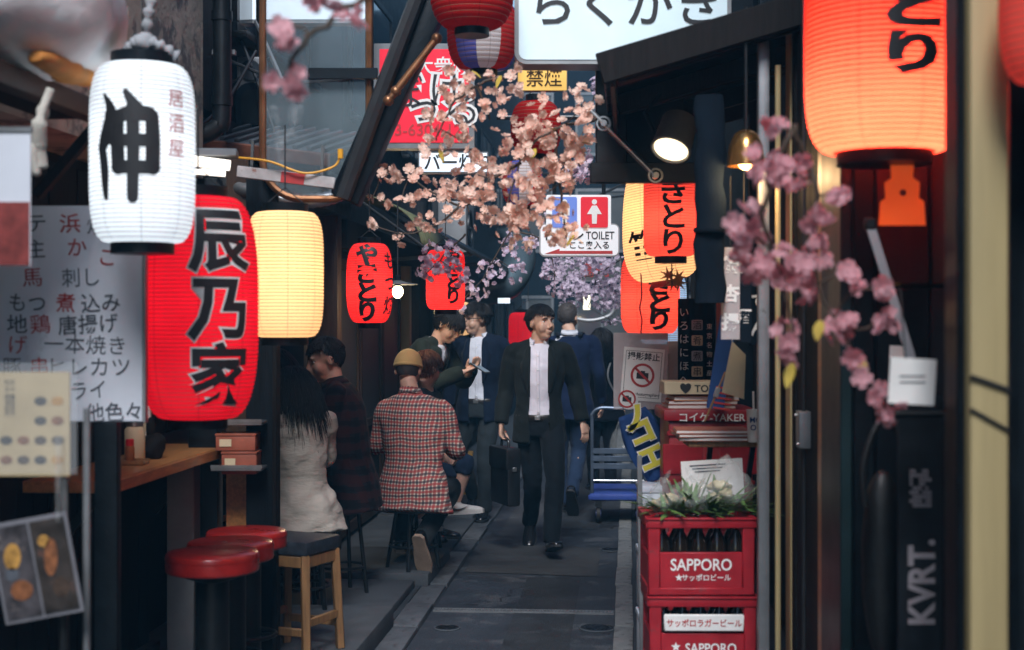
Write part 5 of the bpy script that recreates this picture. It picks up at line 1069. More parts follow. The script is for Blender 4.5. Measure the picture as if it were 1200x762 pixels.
def hand(b, w, d, nrm, s, curl=.5, hold=False, k=1.0):
    """w wrist, d pointing direction, nrm palm normal, s = side the thumb is on (+1 along d x nrm)"""
    d = Vector(d).normalized(); nrm = Vector(nrm); nrm = (nrm-d*nrm.dot(d)).normalized(); l = d.cross(nrm)*s; w = Vector(w)
    b.loft([(w-d*.02*k, l*.024*k, nrm*.018*k), (w+d*.02*k, l*.030*k, nrm*.017*k), (w+d*.055*k, l*.040*k, nrm*.015*k), (w+d*.088*k, l*.040*k, nrm*.012*k)], 12)
    for i,(o_,L,r) in enumerate(((.030,.070,.0088),(.0105,.080,.0092),(-.010,.074,.0088),(-.029,.058,.0078))):
        p = w+d*.084*k+l*o_*k; a = 0.0; pts = [p-d*.02*k]; 
        for sg in (.44,.32,.24):
            a += curl*(1.0 if not hold else 1.55)*(.75+.08*i); pts.append(pts[-1] if False else (p if len(pts)==1 else pts[-1])+(d*math.cos(a)+nrm*math.sin(a))*L*sg*k)
        b.tube(pts, [r*k, r*k, r*.92*k, r*.72*k], 8)
    p = w+d*.025*k+l*.028*k
    b.tube([p, p+(l*.75+d*.6+nrm*.25).normalized()*.038*k, p+(l*.55+d*1.4+nrm*.7).normalized()*.068*k, p+(l*.4+d*1.7+nrm*1.0).normalized()*.088*k], [.013*k,.0115*k,.0105*k,.008*k], 8)
def shoe(b, an, d, pitch=0.0, k=1.0, hk=None):
    """an ankle centre, d horizontal toe direction, pitch lifts the heel"""
    d = Vector(d); d.z = 0; d.normalize(); l = d.cross(Vector((0,0,1))); up = Vector((0,0,1))
    Rm = Matrix.Rotation(-pitch, 3, l); f = Rm @ d; u = Rm @ up; an = Vector(an); o = an-u*.075*(hk or k)
    prof = [(-.072,.020,.030,.05),(-.064,.031,.045,.065),(-.03,.036,.05,.07),(.02,.038,.045,.052),(.07,.044,.036,.04),(.12,.047,.029,.033),(.165,.043,.024,.028),(.195,.030,.018,.022),(.207,.012,.010,.014)]
    b.loft([(o+f*x*k+u*h*.82*k, l*w_*k, u*h*.82*k) for x,w_,h,_ in prof], 16)
    return o, f, u, l
def sole_mesh(o, f, u, l, k=1.0, t=.014):
    out = [(-.076,.018),(-.06,.034),(0,.035),(.06,.045),(.13,.050),(.18,.042),(.208,.018)]
    pts = [o+f*x*k+l*w_*k-u*t*.35 for x,w_ in out]+[o+f*x*k-l*w_*k-u*t*.35 for x,w_ in reversed(out)]
    n = len(pts); b = B(); b.add(pts+[p+u*t for p in pts], [tuple(range(n)), tuple(range(2*n-1,n-1,-1))]+[(i,i+n,(i+1)%n+n,(i+1)%n) for i in range(n)]); return b
def euler(yaw, pitch, roll): return Matrix.Rotation(yaw,3,'Z') @ Matrix.Rotation(pitch,3,'X') @ Matrix.Rotation(roll,3,'Y')

BASE = dict(pelvis=(0,0,.93), chest=(0,-.005,1.22), neck=(0,.015,1.455), head=(0,-.005,1.605), shL=(.178,.01,1.40), shR=(-.178,.01,1.40), elL=(.225,.03,1.13), elR=(-.225,.03,1.13), wrL=(.235,-.03,.885), wrR=(-.235,-.03,.885), hipL=(.088,0,.90), hipR=(-.088,0,.90), knL=(.09,-.02,.49), knR=(-.09,-.02,.49), anL=(.09,.02,.085), anR=(-.09,.02,.085), toeL=(0.05,-1,0), toeR=(-.05,-1,0), pitL=0, pitR=0)
class Person:
    def __init__(s, label, loc, yaw, J, skin='skin_light', hy=0, hp=0, hr=0, k=1.0, build=1.0, female=False, voxel=.0075, handL=None, handR=None, group='people in the lane', face=True):
        s.t = thing('person', label, 'person', loc, yaw, group); s.k = k; s.bw = build; s.f = female
        s.J = {n:(Vector(v)*(k if n[:3] not in ('toe',) else 1) if isinstance(v, tuple) else v) for n, v in BASE.items()}
        for n, v in J.items(): s.J[n] = Vector(v) if isinstance(v, tuple) else v
        J = s.J; s.HR = euler(hy, hp, hr)
        s.lat0 = (J['hipL']-J['hipR']).normalized(); s.lat1 = (J['shL']-J['shR']).normalized()
        s.skin = skin; b = B()
        s.rings(b, -.2, 1.0, -.012)
        for sd in 'LR':
            sh, el, wr = J['sh'+sd], J['el'+sd], J['wr'+sd]; m = .85 if female else 1
            limb(b, [sh, sh.lerp(el,.5), el, el.lerp(wr,.4), wr], [.050*m,.045*m,.037*m,.038*m,.025*m])
            hd = (handL if sd == 'L' else handR) or {}
            d = hd.get('d', (wr-el)); nrm = hd.get('n', Vector((-1 if sd=='L' else 1, 0, 0))); hand(b, wr, d, nrm, hd.get('s', 1 if sd=='L' else -1), hd.get('curl', .45), hd.get('hold', False), k*(.92 if female else 1))
            hp_, kn, an = J['hip'+sd], J['kn'+sd], J['an'+sd]
            limb(b, [hp_, hp_.lerp(kn,.5), kn, kn.lerp(an,.35), an], [.082,.074,.052,.054,.034])
            shoe(b, an, J['toe'+sd], J['pit'+sd], .78*k, 1.04*k)
        # neck and head
        H = J['head']; h = lambda *p: H+s.HR @ (Vector(p)*k); s.h = h
        limb(b, [J['neck']-(J['neck']-J['chest']).normalized()*.05, J['neck'], h(0,.022,-.06)], [.062*(.85 if female else 1),.056*(.85 if female else 1),.052*(.85 if female else 1)])
        R = s.HR
        def e(p, r): b.ell(h(*p), tuple(x*k for x in r), 16, 11, R)
        e((0,.010,.026),(.075,.094,.090)); e((0,-.030,-.03),(.062,.064,.085)); e((0,-.040,-.082),(.046,.045,.040)); e((0,-.070,-.096),(.024,.022,.020))
        for q in (-1,1): e((q*.028,-.080,.026),(.030,.012,.012)); e((q*.034,-.056,-.036),(.032,.030,.042)); e((q*.077,.014,-.008),(.010,.020,.032)); e((q*.012,-.100,-.042),(.010,.011,.008))
        b.tube([h(0,-.090,.018),h(0,-.104,-.012),h(0,-.115,-.036)], [.008*k,.010*k,.0125*k], 8)
        e((0,-.094,-.066),(.024,.012,.0065)); e((0,-.091,-.077),(.021,.012,.007))
        me = solid(b, voxel, 6, .5)
        inv = R.transposed(); ec = [Vector((q*.032,-.092,.004)) for q in (-1,1)]
        def sock(p):
            q = (inv @ (p-H))/k
            if q.length > .16: return 0
            return -.006*k*sum(math.exp(-((q-c_).length/.015)**2) for c_ in ec)
        displace(me, sock); s.body = link('body', me, skin, s.t)
        s.bvh = None
        if face:
            bv = BVHTree.FromObject(s.body, bpy.context.evaluated_depsgraph_get()) if False else BVHTree.FromPolygons([v.co for v in me.vertices],[tuple(p.vertices) for p in me.polygons])
            def surf(x, z, off=.001):
                o_ = h(x,-.3,z); r_ = bv.ray_cast(o_, R @ Vector((0,1,0))); return (r_[0] if r_[0] is not None else h(x,-.09,z))-R @ Vector((0,off,0))
            for q in (-1,1):
                c_ = surf(q*.032,.003,-.004); link('eye', B().ell(c_, (.0135*k,.007*k,.0055*k), 12, 8, R), 'white_paper', s.body); link('iris', B().ell(c_+R @ Vector((0,-.0032,0)), (.0055*k,.0055*k,.005*k), 10, 8, R), 'hair_black', s.body)
                link('eyelid', B().tube([surf(q*(.019+.009*i),.008+.003*math.sin(PI*i/3)-.001*i,.0002) for i in range(4)], .0014*k, 6), 'hair_black', s.body)
                link('eyebrow', B().tube([surf(q*(.014+.011*i),.024+.0045*math.sin(PI*(i+.3)/3.6),.001) for i in range(4)], [.002*k,.003*k,.0028*k,.0015*k], 6), 'hair_black', s.body)
            link('lips', B().tube([surf(-.020+.01*i,-.0705+.001*math.sin(PI*i/4),.0005) for i in range(5)], [.0012,.003*k,.0032*k,.003*k,.0012], 6), 'lip', s.body)
    def spine(s, f):
        J = s.J; a, c, n = J['pelvis'], J['chest'], J['neck']; t = (c-a).length/((c-a).length+(n-c).length)
        return a+(c-a)*(f/t) if f < 0 else (a.lerp(c, f/t) if f < t else c.lerp(n, (f-t)/(1-t)))
    def frame(s, f):
        lat = s.lat0.lerp(s.lat1, max(0,min(1,f))).normalized(); tg = (s.spine(f+.12)-s.spine(f-.12)).normalized(); fw = lat.cross(tg).normalized(); return lat, fw
    def prof(s, f, off):
        k_ = s.k
        tab = [(-.35,.172,.118),(-.22,.160,.108),(-.1,.166,.116),(0,.163,.116),(.25,.140,.103),(.5,.155,.114),(.72,.170,.116),(.86,.165,.100),(.94,.125,.080),(1.0,.064,.060),(1.06,.058,.056)]
        if s.f: tab = [(-.35,.172,.12),(-.22,.165,.112),(-.1,.168,.118),(0,.155,.11),(.25,.118,.09),(.5,.134,.105),(.72,.142,.105),(.86,.140,.085),(.94,.105,.068),(1.0,.052,.05),(1.06,.048,.046)]
        for i in range(len(tab)-1):
            if f <= tab[i+1][0] or i == len(tab)-2:
                a, c = tab[i], tab[i+1]; t = max(0,min(1,(f-a[0])/(c[0]-a[0]))); return ((a[1]+(c[1]-a[1])*t)*k_*s.bw+off, (a[2]+(c[2]-a[2])*t)*k_*s.bw+off)
    def rings(s, b, f0, f1, off, flare=0.0, n=22):
        m = 22; R_ = []
        for i in range(m+1):
            f = f0+(f1-f0)*i/m; w_, d_ = s.prof(f, off+flare*max(0,.15-f)); lat, fw = s.frame(f); R_.append((s.spine(f), lat*w_, fw*d_))
        b.loft(R_, n)
    def folds(s, me, amp, sc=9.0, seed=0.0, vert=.35):
        v_ = Vector((seed, seed*.7, 0)); displace(me, lambda p: amp*(noise.noise(Vector((p.x*sc, p.y*sc, p.z*sc*vert*2.2))+v_)+.5*noise.noise(Vector((p.x*sc*1.4+p.z*sc*1.1, p.y*sc, p.z*sc*1.5))+v_)))
    def top(s, name, m, f0=-.25, f1=.965, off=.014, sleeve=.018, flare=.05, cuff=.0, voxel=.010, opening=None, seed=1.0, amp=.011, short=1.0, thick=.006, lapel=True):
        b = B(); s.rings(b, f0, f1, off, flare); J = s.J; m_ = .88 if s.f else 1
        for sd in 'LR':
            sh, el, wr = J['sh'+sd], J['el'+sd], J['wr'+sd]; end = el.lerp(wr, .97*short) if short <= 1 else wr
            inn = sh.lerp(s.spine(.85), .45)
            limb(b, [inn, sh, sh.lerp(el,.5), el, el.lerp(wr,.5*short), end], [x*m_ for x in (.052+sleeve*.2,.046+sleeve*.6,.045+sleeve*.75,.040+sleeve*.8,.038+sleeve*.8,.033+sleeve*.75)], 16)
            limb(b, [s.spine(.97), s.spine(.93).lerp(sh,.55)+Vector((0,0,.012)), sh], [x*m_ for x in (.055,.050,.046)], 14)
        me = solid(b, voxel, 5, .5); s.folds(me, amp, 10, seed)
        bm = bmesh.new(); bm.from_mesh(me)
        # open the ends of the sleeves and hem so that they read as cloth edges
        if opening:
            P0, P2 = J['pelvis'], J['neck']; ax = (P2-P0)
            def coord(p):
                f = (p-P0).dot(ax)/ax.length_squared; lat, fw = s.frame(f); q = p-s.spine(f); return f, q.dot(lat), q.dot(fw)
            (xl0,fl0,xl1,fl1),(xr0,fr0,xr1,fr1) = opening     # image edges: lateral at f0 -> lateral at f1
            for (x0,g0,x1,g1) in opening:
                lat, fw = s.frame(.5); a_ = s.spine(g0)+lat*x0; c_ = s.spine(g1)+lat*x1; no = (c_-a_).cross(fw).normalized()
                gm = [f for f in bm.faces if coord(f.calc_center_median())[2] > .01]
                geom = list({v for f in gm for v in f.verts})+list({e_ for f in gm for e_ in f.edges})+gm
                bmesh.ops.bisect_plane(bm, geom=geom, plane_co=a_, plane_no=no, dist=1e-5)
            def inside(p):
                f, x, d = coord(p)
                if d < .01: return False
                xl = xl0+(xl1-xl0)*(f-fl0)/(fl1-fl0); xr = xr0+(xr1-xr0)*(f-fr0)/(fr1-fr0)
                return xr < x < xl and f < 1.2
            bmesh.ops.delete(bm, geom=[f for f in bm.faces if inside(f.calc_center_median())], context='FACES')
        bm.to_mesh(me); bm.free(); me.polygons.foreach_set('use_smooth',[True]*len(me.polygons))
        o = link(name, me, m, s.t)
        if opening:
            bv = BVHTree.FromPolygons([v.co for v in me.vertices],[tuple(p.vertices) for p in me.polygons])
            if lapel:
                for (x0,g0,x1,g1), sg in zip(opening, (1,-1)):
                    b = B(); vs = []; n = 12; fa, fb = .96, .30
                    for i in range(n+1):
                        f = fa+(fb-fa)*i/n; xe = x0+(x1-x0)*(f-g0)/(g1-g0); t_ = i/n; wd = .062*math.sin(PI*min(1,.18+t_*.82))**.8*(1 if t_ > .30 else .72)
                        lat, fw = s.frame(f)
                        for q in (0,.5,1):
                            o_ = s.spine(f)+lat*(xe+sg*(.002+wd*q))+fw*.5; r_ = bv.ray_cast(o_, -fw); p = r_[0] if r_[0] is not None else s.spine(f)+lat*(xe+sg*wd*q)+fw*s.prof(f,off)[1]
                            vs.append(p+fw*(.009+.006*math.sin(PI*q)))
                        vs[-3] = vs[-2]-lat*sg*(wd*.5+.008)-fw*.004
                    b.add(vs, [(i*3+j,i*3+j+1,i*3+j+4,i*3+j+3) for i in range(n) for j in range(2)]); l_ = link('lapel', b.mesh('l',True), m, o); l_.modifiers.new('s','SOLIDIFY').thickness = .006
            o.modifiers.new('s','SOLIDIFY').thickness = -thick
        return o
    def trousers(s, m, off=.012, hem=.056, voxel=.011, seed=2.0, upto=1.08, f1=.04):
        b = B(); s.rings(b, -.22, f1, off); J = s.J
        for sd in 'LR':
            hp_, kn, an = J['hip'+sd], J['kn'+sd], J['an'+sd]; e_ = kn.lerp(an, upto); limb(b, [hp_+(hp_-kn).normalized()*.02, hp_.lerp(kn,.5), kn, kn.lerp(an,.5*upto), e_], [.094,.083,.066,.062,hem], 16)
        me = solid(b, voxel, 4, .5); s.folds(me, .010, 11, seed, .2); return link('trousers', me, m, s.t)
    def shoes(s, m, sole='rubber', k=1.06, st=.016):
        for sd in 'LR':
            b = B(); r = shoe(b, s.J['an'+sd], s.J['toe'+sd], s.J['pit'+sd], k*s.k); limb(b, [s.J['an'+sd]-r[2]*.03, s.J['an'+sd]+r[2]*.012-r[1]*.006],[.045*s.k,.042*s.k]); o = link('shoe', solid(b,.008,2,.5), m, s.t); link('sole', sole_mesh(*r, k*s.k, st), sole, o)
    def collar(s, m, band=.035, open_=.04):
        J = s.J; b = B(); n = 20; vs = []; c0 = s.spine(.985); lat, fw = s.frame(1.0); up = (J['head']-J['neck']).normalized(); kk = s.k
        for i in range(n+1):
            a = math.radians(-90+28)+math.radians(304)*i/n; r = .066*kk
            d = lat*math.cos(a)*1.0+fw*-math.sin(a)*1.08
            fr_ = max(0, -math.sin(a))                                                     # front opens lower
            base = c0+d*r*1.06+up*(.012-.020*fr_); vs += [base+up*.001, c0+d*r*.98+up*(.050-.022*fr_), base+d*.012+up*(-.004-.034*fr_**3)]
        b.add(vs, [(i*3+j,i*3+j+1,i*3+j+4,i*3+j+3) for i in range(n) for j in (0,)]+[(i*3+1,i*3+2,i*3+5,i*3+4) for i in range(n)])
        o = link('collar', b.mesh('c',True), m, s.t); o.modifiers.new('s','SOLIDIFY').thickness = .003; return o
    def shirt(s, m, off=.004, seed=3.0):
        b = B(); s.rings(b, -.05, .99, off); me = solid(b, .009, 3, .5); s.folds(me, .006, 14, seed, .3); o = link('shirt', me, m, s.t)
        lat, fw = s.frame(.5)
        bv = BVHTree.FromPolygons([v.co for v in me.vertices],[tuple(p.vertices) for p in me.polygons]); pts = []
        for i in range(15):
            f = .9-.85*i/14; r_ = bv.ray_cast(s.spine(f)+fw*.5, -fw)
            if r_[0] is not None: pts.append(r_[0]+fw*.002)
        if len(pts) > 5:
            b = B(); b.tube(pts, .010, 8, True, .15, lat); link('placket', b.mesh('p',True), m, o)
            for p in pts[1::3]: link('button', B().ell(p+fw*.004,(.0045,.003,.0045),8,6), 'white_paper', o)
        return o
    def belt(s, m='belt'):
        b = B(); R_ = []
        for f in (-.015,.0,.055,.07):
            w_, d_ = s.prof(f, .016 if 0 <= f <= .06 else .012); lat, fw = s.frame(f); R_.append((s.spine(f), lat*w_, fw*d_))
        b.loft(R_, 28, False); o = link('belt', b.mesh('b',True), m, s.t); lat, fw = s.frame(.03); w_, d_ = s.prof(.03,.02); c = s.spine(.03)+fw*d_
        link('buckle', B().box(c,(.04,.008,.03),Matrix((lat,fw,lat.cross(fw))).transposed(),.003), 'steel', o)
    def hair(s, m, n=600, length=.05, w_=.010, line=.045, side=-.02, back=-.075, seed=0, drop=0.0, fringe=.5, vol=1.0, face_cut=-.25):
        """tufts combed from the crown; line = hairline height in front, side and back how low it reaches; drop = extra hanging length"""
        rnd = random.Random(seed); k = s.k; h = s.h; R = s.HR
        c0 = Vector((0,.010,.026)); rad = Vector((.078,.098,.094))*1.0
        b = B()
        # scalp shell
        N, Mr = 36, 20; idx = {}; vs = []; fs = []
        def low(d): return line if d.y < face_cut else (side+(line-side)*max(0,min(1,(-d.y-.0)/.25)) if d.y < 0 else side+(back-side)*min(1,d.y/.7))
        for i in range(Mr):
            for j in range(N):
                a = PI*(i+.4)/Mr*.80; t_ = 2*PI*j/N; d = Vector((math.sin(a)*math.cos(t_), math.sin(a)*math.sin(t_), math.cos(a))); q = c0+Vector((d.x*rad.x,d.y*rad.y,d.z*rad.z))*(1.03+.04*noise.noise(d*4+Vector((seed,0,0))))
                if q.z >= low(d)-.006: idx[(i,j)] = len(vs); vs.append(h(*q))
        for i in range(Mr-1):
            for j in range(N):
                q = [(i,j),(i+1,j),(i+1,(j+1)%N),(i,(j+1)%N)]
                if all(x in idx for x in q): fs.append(tuple(idx[x] for x in q))
        b.add(vs, fs)
        crown = Vector((0.012,.055,.115))
        for _ in range(n):
            while True:
                d = Vector((rnd.gauss(0,1),rnd.gauss(0,1),rnd.gauss(.35,1)))
                if d.length < .1: continue
                d.normalize(); p = c0+Vector((d.x*rad.x,d.y*rad.y,d.z*rad.z))
                if p.z >= low(d): break
            out = d; flow = (p-crown); flow = flow-out*flow.dot(out); flow = flow.normalized() if flow.length > .01 else Vector((0,-1,0))
            flow = (flow+Vector((rnd.uniform(-.35,.35),rnd.uniform(-.35,.35),-.35))).normalized()
            L = length*rnd.uniform(.6,1.25)
            if not drop and p.z < .05 and d.y > -.5: L *= .45
            if d.y < -.2 and p.z < .09: L *= (.5+fringe)
            if drop and d.z < .6 and d.y > -.55: L += drop*rnd.uniform(.55,1.08)
            pts = [p-out*.004]; cur = p+out*.006*vol; dirn = (out*.55*vol+flow).normalized(); sg = 5 if L < .12 else 10
            for i in range(sg):
                pts.append(cur.copy()); cur = cur+dirn*L/sg; dirn = (dirn+Vector((0,0,-.32 if not drop else -.55))+Vector((rnd.uniform(-.12,.12),rnd.uniform(-.12,.12),0))).normalized()
                qq = cur-c0; e_ = math.sqrt((qq.x/(rad.x*1.05))**2+(qq.y/(rad.y*1.05))**2+(qq.z/(rad.z*1.05))**2)
                if e_ < 1: cur = c0+qq/e_
                if drop and i > 2: cur.x *= 1+.01*i*.3
            pts.append(cur); m_ = len(pts); L_ = L; wr = [w_*.5*k*(.55+.9*math.sin(PI*min(1,(i+.6)/m_)))*(1-.55*i/m_) for i in range(m_)]
            b.tube([h(*p_) for p_ in pts], wr, 4, True, .5)
        return link('hair', b.mesh('hair', True), m, s.t)
D2 = math.radians
# the walking man
p = Person('man in open dark suit striding toward the camera with a briefcase', (P(632,645,10.0).x,10.0,.0), 0, dict(
    pelvis=(.0,0,.925), chest=(-.005,-.01,1.22), neck=(-.005,-.01,1.455), head=(.012,-.035,1.60),
    shL=(.182,.0,1.395), shR=(-.186,.0,1.395), elL=(.255,.06,1.145), elR=(-.235,.05,1.13), wrL=(.305,-.01,.905), wrR=(-.268,-.03,.885),
    hipL=(.086,-.01,.90), hipR=(-.086,.01,.90), knL=(.105,-.20,.525), knR=(-.045,.04,.475), anL=(.075,-.28,.125), anR=(-.06,.30,.17), toeL=(.16,-1,0), toeR=(-.1,-1,0), pitL=-.28, pitR=.6),
    hy=D2(38), hp=D2(-2), voxel=.0055, handL=dict(n=Vector((-.7,.7,0)), curl=.38), handR=dict(n=Vector((.9,-.2,0)), curl=.55, hold=True, d=Vector((.0,-.05,-1))))
p.shirt('shirt_white'); p.collar('shirt_white'); p.belt(); p.trousers('trouser_dark', seed=4); p.shoes('shoe_black')
p.top('jacket','suit_charcoal', f0=-.30, f1=.965, off=.013, flare=.03, opening=((.070,.95,.078,0),(-.062,.95,-.060,0)), seed=5, voxel=.009)
p.hair('hair_black', 2200, .045, .0065, line=.062, side=.012, back=-.05, seed=3, fringe=.25, vol=1.2)
t = thing('briefcase', 'black leather briefcase carried by the walking man', 'briefcase', P(592,556,9.95), .36); k = 10/F
link('body', B().box((0,0,-.015),(.10,.36,.385),bev=.025), mat('case_leather',(.011,.012,.014),.35,var=.3,coat=.25,bump=.15,bscale=70), t); link('flap', B().box((-.004,-.0,.12),(.112,.365,.15),bev=.02), 'case_leather', t)
link('handle', B().tube(crv([(0,-.07,.17),(0,-.065,.235),(0,.0,.255),(0,.065,.235),(0,.07,.17)]),.010,8), 'case_leather', t); link('clasp', B().box((-.0,-.186,.05),(.03,.008,.03),bev=.003), 'steel', t)
# spectacled man
p = Person('man with spectacles and navy jacket walking behind, looking aside', (P(562,610,11.4).x,11.4,.03), D2(-12), dict(
    head=(-.02,-.03,1.60), elL=(.235,.06,1.13), wrL=(.215,.0,.88), elR=(-.245,.06,1.14), wrR=(-.25,-.03,.90), knL=(.06,-.06,.49), anL=(.05,-.04,.09), knR=(-.16,.0,.50), anR=(-.12,.28,.16), pitR=.5),
    hy=D2(-52), hp=D2(6), voxel=.007)
p.shirt('shirt_pale'); p.collar('shirt_pale'); p.belt(); p.trousers('trouser_grey', seed=7); p.shoes('shoe_black'); p.top('jacket','suit_navy', f0=-.28, off=.013, flare=.03, opening=((.045,.95,.06,0),(-.065,.95,-.06,0)), seed=8)
p.hair('hair_black', 1800, .055, .0065, line=.058, side=.01, back=-.04, seed=8, fringe=.3, vol=1.5)
fr = B()
for q in (-1,1):
    fr.tube([p.h(q*.034+.023*math.cos(a), -.108, .002+.016*math.sin(a)) for a in [2*PI*i/16 for i in range(17)]], .0028, 6); fr.tube([p.h(q*.056,-.106,.006),p.h(q*.078,-.04,.006),p.h(q*.082,.02,.002)], .0026, 6)
fr.tube([p.h(-.011,-.109,.005),p.h(.011,-.109,.005)], .0025, 6); link('spectacles', fr, 'ink_black', p.t)
# stooping man with a phone
p = Person('man in dark green jacket stooping over his phone under a red lantern', (P(503,640,10.2).x,10.2,.05), D2(62), dict(
    pelvis=(0,.10,.90), chest=(0,.06,1.20), neck=(0,-.07,1.42), head=(0,-.16,1.535), shL=(.17,-.03,1.37), shR=(-.17,-.03,1.37), elL=(.20,-.16,1.12), wrL=(.06,-.32,1.22), elR=(-.20,-.14,1.12), wrR=(-.05,-.31,1.20), hipL=(.088,.1,.88), hipR=(-.088,.1,.88), knL=(.09,.05,.47), knR=(-.09,.05,.47)),
    hp=D2(34), hy=D2(4), handL=dict(n=Vector((0,.2,1)), curl=.35), handR=dict(n=Vector((0,.2,1)), curl=.4))
p.shirt('shirt_pale'); p.trousers('trouser_dark', seed=9); p.shoes('shoe_black'); p.top('jacket','jacket_green', f0=-.2, off=.022, opening=((.05,.95,.07,0),(-.05,.95,-.07,0)), seed=10, lapel=False)
p.hair('hair_black', 1600, .055, .0065, line=.045, side=-.03, back=-.07, seed=5, fringe=.7, vol=1.1)
c = p.t.matrix_world if False else None
ph = p.J['wrR'].lerp(p.J['wrL'],.5)+Vector((0,-.10,.02)); R_ = Matrix.Rotation(D2(62),3,'Z'); t = thing('phone', 'phone held by the stooping man', 'phone', p.t.location+R_ @ ph, D2(62)); link('body', B().box((0,0,0),(.075,.15,.009),Matrix.Rotation(.5,3,'X'),.003), 'rubber', t); link('screen', B().box((0,-.0,.006),(.068,.138,.002),Matrix.Rotation(.5,3,'X')), glow('screen',(.25,.33,.4),.05), t)
# seated diners
def seat_stool(px, Y, zs, z0, lab, r=.15):
    t = thing('low_stool', lab, 'stool', ((px-600)/F*Y, Y, z0), random.uniform(0,1), 'dark stools under the diners'); h=zs-z0
    link('seat', B().lathe([(r*.95,h-.05),(r,h-.04),(r,h-.008),(r*.9,h)],n=28), 'dark_vinyl', t)
    for i in range(4): a=PI/4+PI/2*i; link('leg', B().tube([(r*.6*math.cos(a),r*.6*math.sin(a),h-.05),(r*.95*math.cos(a),r*.95*math.sin(a),0)],.012,8), 'black_steel', t)
    link('rung', B().tube([(r*.84*math.cos(2*PI*i/20),r*.84*math.sin(2*PI*i/20),h*.35) for i in range(21)],.008,6), 'black_steel', t)
YS=8.7
p = Person('seated man in red checked shirt and tan cap seen from behind', ((484-600)/F*YS,YS,.10), D2(180-14), dict(
    pelvis=(0,0,.50), chest=(.01,-.05,.80), neck=(.05,-.12,1.05), head=(.085,-.165,1.205), shL=(.205,-.06,.965), shR=(-.185,-.06,.965), elL=(.27,-.12,.72), elR=(-.245,-.12,.70), wrL=(.14,-.40,.84), wrR=(-.04,-.40,.82), hipL=(.09,-.02,.47), hipR=(-.09,-.02,.47), knL=(.15,-.38,.47), knR=(-.14,-.36,.45), anL=(.16,-.26,.14), anR=(-.10,.10,.20), pitR=1.05, toeL=(.1,-1,0)), face=False, build=1.2, hp=D2(14), hy=D2(8))
p.trousers('trouser_grey', seed=11); p.shoes('shoe_black','sole_tan',1.06,.024); p.top('checked_shirt','check_red', f0=-.28, f1=.98, off=.016, sleeve=.016, seed=12, amp=.011, flare=.10); p.collar('check_red'); p.hair('hair_stubble', 0, .008, .006, line=.05, side=-.04, back=-.085, seed=2)
b = B(); N=24; R_=[]
for i in range(9):
    a = .06+PI*.5*i/8; rr=math.sin(a); R_.append((p.h(0,.008-.012*math.cos(a),.020+.114*math.cos(a)), p.HR @ Vector((.091*rr,0,0)), p.HR @ Vector((0,.113*rr,0))))
b.loft(R_, N); cp = link('cap', b.mesh('cap',True), 'cap_tan', p.t); link('brim', B().loft([(p.h(0,-.06,.028),p.HR @ Vector((.07,0,0)),p.HR @ Vector((0,.055,0))),(p.h(0,-.06,.022),p.HR @ Vector((.07,0,0)),p.HR @ Vector((0,.055,0)))],20), 'cap_tan', cp); link('band', B().loft([(p.h(0,.008,.028),p.HR @ Vector((.0915,0,0)),p.HR @ Vector((0,.1135,0))),(p.h(0,.008,.008),p.HR @ Vector((.0915,0,0)),p.HR @ Vector((0,.1135,0)))],N).mesh('b',True), 'cap_tan', cp)
seat_stool(484,YS,.50,.10,'dark stool under the man in the checked shirt',.17)
# ponytailed woman beyond him, one white sneaker showing
Y5=9.55
p = Person('woman with brown ponytail behind the man in the checked shirt', ((495-600)/F*Y5,Y5,.06), D2(74), dict(
    pelvis=(0,0,.56), chest=(0,-.03,.86), neck=(0,-.03,1.09), head=(-.04,-.05,1.235), shL=(.16,-.02,1.04), shR=(-.16,-.02,1.04), elL=(.19,.02,.80), elR=(-.19,.02,.80), wrL=(.06,-.16,.66), wrR=(-.06,-.16,.66), hipL=(.09,0,.52), hipR=(-.09,0,.52), knL=(.10,-.27,.60), knR=(-.08,-.20,.54), anL=(.1,-.20,.325), anR=(-.09,.02,.24), toeL=(0,-1,0), pitL=-.1), female=True, k=.95, hy=D2(70), hp=D2(15), skin='skin_pale', face=False)
p.trousers('jeans', seed=3, upto=.25, hem=.07); p.shoes('shoe_white','shoe_white',.98,.026); p.top('top','coat_black', off=.014, seed=4)
for sg in (-1,1):
    o_,f_,u_,l_ = shoe(B(), p.J['anL'], p.J['toeL'], p.J['pitL'], .98*p.k); b = B(); b.tube([o_+f_*x*p.k+u_*z*p.k+l_*sg*.0465*p.k for x,z in ((-.03,.055),(.02,.028),(.06,.032),(.115,.052))], [.003,.009,.007,.002], 6, True, .3, l_); link('shoe_emblem', b, 'ink_black', p.t); p.hair('hair_brown', 1500, .06, .006, line=.05, side=-.04, back=-.08, seed=6)
b = B()
for i in range(40):
    o_ = Vector((random.uniform(-.012,.012),random.uniform(-.01,.01),random.uniform(-.012,.012))); b.tube(crv([p.h(*(Vector((0,.09,.04))+o_)),p.h(*(Vector((0,.135,.02))+o_*1.4)),p.h(*(Vector((0,.15,-.08))+o_*2)),p.h(*(Vector((0,.13,-.19))+o_*1.2))],4),[.006]*9+[.005]*3+[.002],4)
link('ponytail', b.mesh('h',True), 'hair_brown', p.t); link('hair_tie', B().ell(p.h(0,.102,.038),(.02,.02,.02),10,7), 'shoe_white', p.t)
seat_stool(497,Y5,.56,.06,'dark stool under the ponytailed woman')
